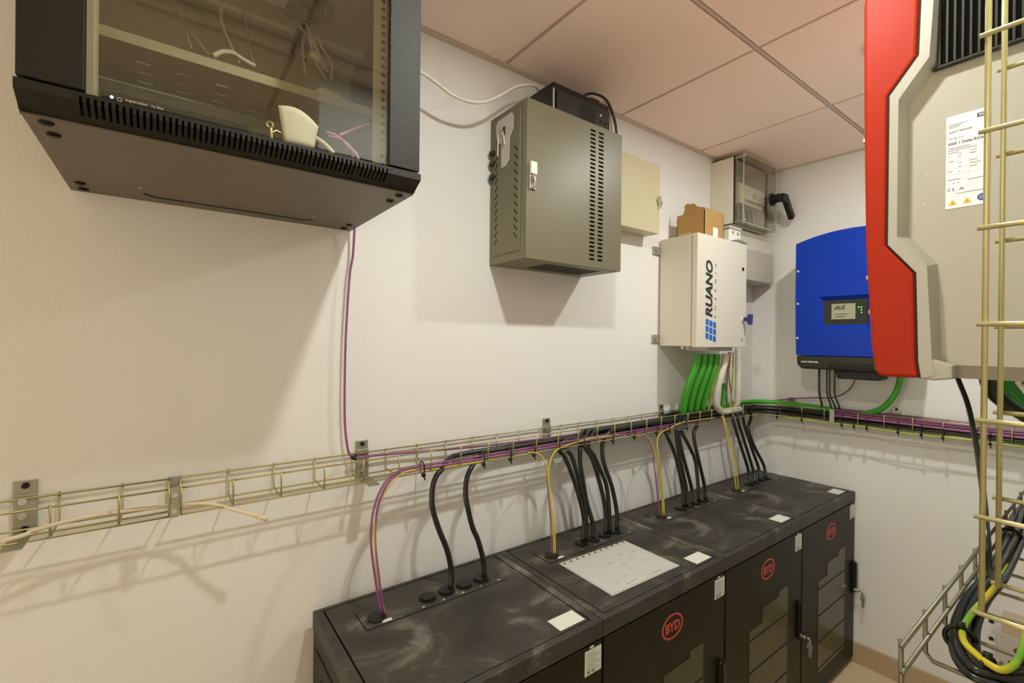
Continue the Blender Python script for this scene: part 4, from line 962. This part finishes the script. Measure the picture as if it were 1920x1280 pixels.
for k, hgt in enumerate((0.010, 0.016, 0.020, 0.016, 0.008, 0.018, 0.022)): pr.box(-0.074 + k * 0.006, -0.070 + k * 0.006, YF0 + 0.0146, YF0 + 0.015, 0.285, 0.285 + hgt)
for k in range(2): pr.box(-0.072, -0.02 - 0.01 * k, YF0 + 0.0146, YF0 + 0.015, 0.262 - 0.012 * k, 0.265 - 0.012 * k)
pr.build('screen_graph', M['ink'], dp, local=True)
for (x, z) in ((0.020, 0.290), (0.030, 0.290), (0.030, 0.278), (0.031, 0.266)): MB().box(x - 0.002, x + 0.003, YF0 + 0.0145, YF0 + 0.016, z, z + 0.005).build('light', M['led'], dp, local=True)
strip = MB().prism([(-hw + 0.006, 0.066), (-hw + 0.010, 0.020), (-hw + 0.030, 0.002), (hw - 0.030, 0.0), (hw - 0.010, 0.018), (hw - 0.006, 0.066)], 'y', -BD, -0.10)
strip = strip.build('lower_strip', M['dark'], iv, bevel=0.008, local=True)
text('lettering', 'SUNNY TRIPOWER', M['white'], strip, (-hw + 0.066, -BD - 0.0004, 0.036), (1, 0, 0), (0, 0, 1), width=0.075, height=0.008, bold=0.03, local=True)
gp = MB().prism([(-0.092, 0.012), (0.085, 0.012), (0.080, 0.036), (-0.088, 0.036)], 'y', -BD - 0.003, -BD + 0.002).build('grip_recess', M['black'], strip, local=True, bevel=0.002)
cb_ = MB().prism([(-0.070, 0.002), (0.110, 0.002), (0.106, -0.030), (0.098, -0.038), (-0.058, -0.038), (-0.066, -0.030)], 'y', -BD + 0.02, -BD + 0.12)
cbx = cb_.build('connector_box', M['black'], iv, bevel=0.004, local=True)
pr = MB()
for k in range(8): pr.box(-0.04 + k * 0.016, -0.032 + k * 0.016, -BD + 0.0194, -BD + 0.02, -0.026, -0.016)
pr.build('socket_row', M['dark'], cbx, local=True)
for z in (0.152, 0.320, 0.480): MB().cyl((-hw + 0.012, -BD - 0.003, z), (-hw + 0.012, -BD + 0.004, z), 0.0055, 12).build('cover_screw', M['chrome'], front, local=True)
# its cables
for q, (xa, xb, r_) in enumerate(((0.362, 0.382, 0.0052), (0.396, 0.424, 0.0040), (0.408, 0.446, 0.0040), (0.430, 0.462, 0.0040))):
    p = [w2(xa, 0.06, 1.452), w2(xa, 0.06, 1.38), w2(xa + 0.002, 0.06, 1.31), w2(lerp(xa, xb, 0.55), 0.055, 1.262), w2(xb, 0.05, 1.222), w2(xb + 0.08, 0.045, 1.205)]
    single('inverter_cable', MB().tube(p, r_, 8), M['cable'], 'thin black cable, %s of four hanging from the blue inverter' % ('leftmost', 'second', 'third', 'rightmost')[q], 'cable', 'black cables under the blue inverter', smooth=True)
gp_ = [(0.06, -0.42, 1.236), (0.055, -0.26, 1.242)] + [(a, b_, 1.240) for a, b_, _ in corner(0.045, 1.240, 0.15, 3)] + [w2(0.36, 0.045, 1.236), w2(0.50, 0.055, 1.226), w2(0.57, 0.07, 1.238), w2(0.63, 0.08, 1.272), w2(0.672, 0.085, 1.335), w2(0.69, 0.085, 1.40), w2(0.695, 0.085, 1.47)]
single('green_conduit', MB().tube(gp_, 0.0125, 12), M['green'], 'green conduit curving from the end-wall tray up behind the red inverter', 'conduit', smooth=True)

# ================================================================= RED AND GREY INVERTER on the right wall, seen from its side
SY = -1.66
ri = thing('inverter', 'large red and grey inverter with a type label, seen from its side at the right', 'inverter', (1.17, -1.33, 1.505))
zc = 1.880
def sym(pts): return pts + [(x, 2 * zc - z) for x, z in pts[::-1]]
# boundary between red lid and grey housing, and inner edge of the raised grey rim (x, z)
edge = sym([(1.109, 1.506), (1.105, 1.535), (1.101, 1.690), (1.0605, 1.745)])
inner = sym([(1.128, 1.512), (1.124, 1.540), (1.116, 1.700), (1.0745, 1.757)])
lidb = sym([(1.046, 1.512), (1.037, 1.560), (1.026, 1.740), (1.0235, 1.860)])
red = MB()
L = [(1.054, 1.505), (1.044, 1.514), (1.038, 1.560), (1.0275, 1.745), (1.0245, 1.88), (1.022, 2.015), (1.020, 2.20), (1.026, 2.246), (1.036, 2.255)]
E_ = [(x - 0.0015, z) for x, z in edge]
red.prism(L + E_[::-1], 'y', SY, -1.0)
lid = red.build('front_lid', M['red'], ri, bevel=0.006, seg=3)
MB().band([(x - 0.0016, z) for x, z in edge], [(x + 0.0012, z) for x, z in edge], 'y', SY - 0.0004, -1.0).build('seam', M['hole'], ri)
for z in (1.952, 1.690, 1.625, 2.15):
    xw = 1.0235 if z > 1.8 else (1.030 if z > 1.65 else 1.034)
    MB().cyl((xw - 0.005, SY + 0.02, z), (xw + 0.004, SY + 0.02, z), 0.0050, 10).build('lid_screw', M['chrome'], lid)
rimb = MB()
rimb.band([(x + 0.001, z) for x, z in edge], inner, 'y', SY, SY + 0.05)
slope = sym([(1.135, 1.540), (1.131, 1.545), (1.124, 1.706), (1.083, 1.764)])
for i in range(len(inner) - 1):
    a, b_, c, d = inner[i], inner[i + 1], slope[i + 1], slope[i]
    rimb.quad((a[0], SY, a[1]), (b_[0], SY, b_[1]), (c[0], SY + 0.030, c[1]), (d[0], SY + 0.030, d[1]))
rimb.build('side_rim', M['alu'], ri)
hs = MB().prism([(1.10, 1.530), (1.30, 1.530), (1.30, 2.23), (1.10, 2.23)], 'y', SY + 0.030, -1.02)
hs.prism([(1.06, 1.75), (1.10, 1.71), (1.10, 2.05), (1.06, 2.01)], 'y', SY + 0.030, -1.02)
hs.prism([(SY + 0.030, 1.530), (SY + 0.046, 1.507), (-1.03, 1.507), (-1.02, 1.530)], 'x', 1.120, 1.30)
hs.build('housing', M['alu'], ri)
# foot of the rim, rounded where it meets the bottom
MB().prism([(1.109, 1.506), (1.125, 1.503), (1.150, 1.507), (1.150, 1.530), (1.124, 1.540), (1.106, 1.535)], 'y', SY + 0.001, SY + 0.05).build('rim_foot', M['alu'], ri, bevel=0.003)
gl_ = MB().box(1.1185, 1.285, SY + 0.0275, SY + 0.0304, 2.045, 2.215).build('grille_opening', M['hole'], ri)
for k in range(17):
    x = 1.124 + 0.0098 * k
    MB().box(x, x + 0.0034, SY + 0.016, SY + 0.0275, 2.046, 2.215).build('grille_fin', M['dark'], ri, bevel=0.0006)
MB().box(1.1165, 1.286, SY + 0.016, SY + 0.0278, 2.0425, 2.0455).build('grille_sill', M['dark'], ri)
# type label
YL = SY + 0.0292
X0, X1, Z0_, Z1_ = 1.1335, 1.1880, 1.798, 1.9565
YL = SY + 0.0292
lb = MB().box(X0, X1, YL, YL + 0.0008, Z0_, Z1_).build('type_label', M['paper'], ri)
YP = YL - 0.0002
def lz(t): return Z1_ - (Z1_ - Z0_) * t
def lx(t): return X0 + (X1 - X0) * t
MB().box(lx(0.70), lx(0.94), YP - 0.0002, YL, lz(0.083), lz(0.040)).build('maker_mark', M['ink'], lb)
text('mark_lettering', 'SMA', M['paper'], lb, (lx(0.82), YP - 0.0002, lz(0.062)), (1, 0, 0), (0, 0, 1), width=0.009, height=0.004, bold=0.02, ext=0.0003)
text('lettering', 'SUNNY TRIPOWER', M['ink'], lb, (lx(0.33), YP, lz(0.175)), (1, 0, 0), (0, 0, 1), width=0.029, height=0.0030, bold=0.01, ext=0.0003)
text('lettering', 'Model  STP', M['ink'], lb, (lx(0.24), YP, lz(0.245)), (1, 0, 0), (0, 0, 1), width=0.019, height=0.0026, ext=0.0003)
text('lettering', '3000 1 Delta-RGA', M['ink'], lb, (lx(0.45), YP, lz(0.300)), (1, 0, 0), (0, 0, 1), width=0.044, height=0.0046, bold=0.015, ext=0.0003)
pr = MB()
for k, (a, c, t) in enumerate(((.06, .5, .095), (.06, .35, .110), (.06, .30, .125), (.06, .55, .350), (.06, .7, .375), (.06, .3, .40), (.30, .36, .42), (.55, .70, .41), (.55, .68, .44), (.30, .35, .45), (.08, .18, .49), (.30, .36, .52), (.55, .72, .515), (.55, .78, .545), (.30, .36, .56), (.55, .70, .58), (.06, .16, .60), (.30, .34, .61), (.06, .35, .69), (.5, .92, .715), (.16, .22, .73), (.26, .32, .73), (.25, .85, .845))):
    pr.box(lx(a), lx(c), YP, YL, lz(t) - 0.0008, lz(t) + 0.0006)
for t in (0.36, 0.435, 0.50, 0.57, 0.635): pr.box(lx(.06), lx(.93), YP, YL, lz(t) - 0.0001, lz(t) + 0.0001)
for x in (.06, .27, .52, .93): pr.box(lx(x) - 0.0001, lx(x) + 0.0001, YP, YL, lz(0.36), lz(0.70))
pr.prism([(lx(.30), lz(.81)), (lx(.44), lz(.81)), (lx(.37), lz(.775))], 'y', YP, YL)
pr.build('fine_print', M['inkgrey'], lb)
text('symbol', 'C E', M['ink'], lb, (lx(0.13), YP, lz(0.795)), (1, 0, 0), (0, 0, 1), width=0.0085, height=0.0050, ext=0.0003)
for xc in (.17, .50):
    tr3 = MB().prism([(lx(xc - .10), lz(.965)), (lx(xc + .10), lz(.965)), (lx(xc), lz(.905))], 'y', YP, YL).build('warning_triangle', M['warn'], lb)
    text('symbol', '!', M['ink'], lb, (lx(xc), YP - 0.0001, lz(.945)), (1, 0, 0), (0, 0, 1), height=0.0042, ext=0.0003)
bd = MB(); bd.prism([(lx(.84) + 0.0068 * math.cos(a * PI / 12), lz(.925) + 0.0062 * math.sin(a * PI / 12)) for a in range(24)], 'y', YP, YL)
bd = bd.build('round_badge', M['badge'], lb)
text('symbol', 'CE', M['sticker'], lb, (lx(.84), YP - 0.0001, lz(.925)), (1, 0, 0), (0, 0, 1), width=0.0065, ext=0.0003)
for (x, z) in ((1.108, 1.866), (1.105, 1.815)): MB().cyl((x, SY + 0.0295, z), (x, SY + 0.0305, z), 0.001, 8).build('mark', M['sticker'], ri)
# mounting plate behind it
MB().box(1.30, 1.31, -1.55, -1.10, 1.65, 2.10).build('wall_plate', M['steel'], ri)
# cables below it
single('inverter_cable', MB().tube([(1.133, -1.550, 1.522), (1.139, -1.550, 1.501), (1.157, -1.580, 1.458), (1.179, -1.660, 1.407), (1.201, -1.760, 1.361), (1.213, -1.820, 1.331), (1.220, -1.850, 1.298), (1.216, -1.800, 1.251), (1.215, -1.68, 1.21), (1.212, -1.50, 1.204)], 0.0038, 10), M['cable'], 'long black cable curving down from the red and grey inverter into the right tray', 'cable', smooth=True)
single('inverter_cable', MB().tube([(1.195, -1.44, 1.54), (1.175, -1.450, 1.506), (1.188, -1.420, 1.465), (1.262, -1.38, 1.40), (1.285, -1.33, 1.34)], 0.024, 14), M['cable'], 'thick black cable slanting down under the red and grey inverter', 'cable', smooth=True)
single('green_conduit', MB().tube([(1.212, -1.52, 1.535), (1.200, -1.520, 1.515), (1.210, -1.500, 1.482), (1.268, -1.45, 1.42), (1.285, -1.40, 1.36)], 0.0175, 12), M['dkgreen'], 'dark green conduit under the right end of the red and grey inverter', 'conduit', smooth=True)
single('white_cable', MB().tube([(1.235, -1.56, 1.535), (1.216, -1.560, 1.507), (1.219, -1.550, 1.492), (1.255, -1.53, 1.43), (1.285, -1.48, 1.38)], 0.004, 8), M['whitecable'], 'thin white cable beside the dark green conduit', 'cable', smooth=True)

# ================================================================= RIGHT WALL TRAYS
VR = 0.0026
vt_ = thing('wire_tray', 'upright wire cable tray in front of the red and grey inverter', 'cable tray', (1.27, -1.983, 1.288))
ya_, yb_ = -2.030, -1.935
def vrib(z): return [(1.2335, ya_ - 0.003, z), (1.290, ya_ - 0.003, z), (1.296, ya_ + 0.003, z), (1.296, yb_ - 0.003, z), (1.290, yb_ + 0.003, z), (1.2335, yb_ + 0.003, z)]
for (x, y) in ((1.2395, ya_), (1.2395, yb_), (1.299, ya_ + 0.004), (1.299, -1.983), (1.299, yb_ - 0.004)):
    MB().tube([(x, y, 1.284), (x, y, 2.50)], VR, 8, 1).build('rail', M['zinclit'], vt_, smooth=True)
f_ = MB().tube(vrib(1.2865), VR, 8, 1).build('rib', M['zinclit'], vt_, smooth=True)
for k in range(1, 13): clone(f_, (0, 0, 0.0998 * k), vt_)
MB().box(1.302, 1.31, -2.00, -1.965, 1.30, 2.45).build('wall_strip', M['steel'], vt_)
ht = thing('wire_tray', 'wire cable tray along the right wall, holding a coil of black cables', 'cable tray', (1.23, -1.0, 1.168))
HX, HZT, HZB = 1.180, 1.228, 1.170
def hrib(y): return [(HX - 0.003, y, HZT + 0.002), (HX - 0.002, y, HZB + 0.008), (HX + 0.005, y, HZB), (1.284, y, HZB), (1.290, y, HZB + 0.008), (1.290, y, HZT + 0.004)]
for (x, z) in ((HX, HZT), (HX + 0.001, 1.199), (1.285, HZB - 0.004), (1.2935, HZT)):
    MB().tube([(x, -2.052, z), (x, -0.05, z)], VR, 8, 1).build('rail', M['zincshade'], ht, smooth=True)
f_ = MB().tube(hrib(-2.042), VR, 8, 1).build('rib', M['zincshade'], ht, smooth=True)
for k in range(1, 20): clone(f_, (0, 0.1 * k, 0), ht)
for y in (-1.62, -0.6):
    MB().box(1.294, 1.310, y - 0.02, y + 0.02, 1.155, 1.262).build('wall_bracket', M['steel'], ht, bevel=0.001)
# coil of black cables over the tray end
CL = ('outermost', 'second', 'third', 'fourth', 'fifth', 'innermost')
base = [(1.200, -0.30, 1.190), (1.198, -0.90, 1.190), (1.174, -1.183, 1.192), (1.185, -1.410, 1.192), (1.190, -1.633, 1.192), (1.186, -1.742, 1.192), (1.188, -1.832, 1.190), (1.195, -1.897, 1.188), (1.207, -1.944, 1.186), (1.224, -1.968, 1.185), (1.243, -1.963, 1.185), (1.262, -1.950, 1.185), (1.276, -1.92, 1.186), (1.280, -1.85, 1.188), (1.280, -1.50, 1.188)]
base = catmull(base, 4)
def offset(line, k, dz):
    out = []
    for i, p in enumerate(line):
        t = (line[min(i + 1, len(line) - 1)] - line[max(i - 1, 0)]); t.z = 0; t.normalize()
        n = Vector((-t.y, t.x, 0))
        out.append((p.x + n.x * k, p.y + n.y * k, p.z + dz))
    return out
for q in range(6):
    k = (0.0, 0.0085, 0.0165, 0.004, 0.0125, 0.021)[q]; dz = (0, 0, 0, 0.0075, 0.0075, 0.004)[q]
    p = offset(base, k, dz + 0.002 * math.sin(q * 2.1))
    single('coiled_cable', MB().tube(p[::2] + [p[-1]], 0.0046, 10), M['cable'], 'black cable in the right-wall coil, %s strand' % CL[q], 'cable', 'coiled black cables on the right tray', smooth=True)
eg = [(1.210, -1.587, 1.200), (1.210, -1.703, 1.204), (1.208, -1.780, 1.206), (1.204, -1.841, 1.204), (1.204, -1.894, 1.202), (1.211, -1.927, 1.202), (1.223, -1.945, 1.202), (1.235, -1.959, 1.203), (1.247, -1.961, 1.203), (1.254, -1.934, 1.203), (1.255, -1.883, 1.203), (1.253, -1.819, 1.203)]
single('earth_cable', MB().tube(eg, 0.0038, 10), stripes('earth_cable_stripes', (0.66, 0.50, 0.02), (0.15, 0.40, 0.02), 'DIAGONAL', 3.2, 0.4), 'yellow and green earth cable looping inside the black coil', 'cable', smooth=True)
single('earth_cable', MB().tube([(1.226, -0.6, 1.190), (1.195, -1.234, 1.192), (1.204, -1.463, 1.192), (1.205, -1.612, 1.192), (1.202, -1.675, 1.190), (1.200, -1.725, 1.188)], 0.0040, 10), M['yelgreen'], 'yellow-green earth cable running along the right tray beside the black cables', 'cable', smooth=True)
def knot(c, R, axis_u, axis_w, label):
    c = Vector(c); u = Vector(axis_u); w = Vector(axis_w)
    pts = [c + R * (math.cos(2 * PI * k / 12) * u + math.sin(2 * PI * k / 12) * w) for k in range(13)]
    single('cable_tie', MB().tube(pts, 0.0028, 6, 3).box(pts[3].x - 0.004, pts[3].x + 0.004, pts[3].y - 0.004, pts[3].y + 0.004, pts[3].z - 0.004, pts[3].z + 0.006), M['black'], label, 'cable tie', smooth=True)
knot((1.203, -1.901, 1.192), 0.0145, (1, 0.1, 0), (0, 0.1, 1), 'black cable tie round the coil where it turns at the tray end')
knot((1.234, -1.951, 1.190), 0.0145, (0.3, 1, 0), (0, 0, 1), 'black cable tie round the lowest loop of the coil')
knot((1.190, -1.400, 1.195), 0.0155, (1, 0, 0), (0, 0, 1), 'black cable tie round the cables further along the right tray')

# ================================================================= SOCKET BOX low on the end wall
sb = thing('socket_box', 'beige wall box with a grey metal plate, low on the end wall', 'socket box', w2(1.06, 0, 0.30), W2R)
MB().box(-0.045, 0.075, -0.055, 0, 0.09, 0.185).build('box', M['socket'], sb, bevel=0.004, local=True)
pt = MB().box(-0.062, 0.075, -0.060, -0.055, 0.0, 0.11).box(-0.085, -0.062, -0.058, -0.055, 0.065, 0.085).box(-0.085, -0.062, -0.058, -0.055, 0.135, 0.155).box(-0.04, 0.05, -0.059, -0.055, -0.02, 0.0)
pt = pt.build('plate', M['greyplastic'], sb, bevel=0.002, local=True)
MB().cyl((0.0, -0.066, 0.062), (0.0, -0.060, 0.062), 0.012, 16).build('button', M['reddot'], pt, local=True)
for (x, z) in ((-0.074, 0.075), (-0.074, 0.145), (0.05, 0.045), (-0.02, 0.008)): MB().cyl((x, -0.062, z), (x, -0.058, z), 0.007, 10).build('hole', M['hole'], pt, local=True)
MB().box(-0.06, 0.02, -0.05, 0, -0.12, -0.03).build('lower_box', M['socket'], sb, bevel=0.004, local=True)
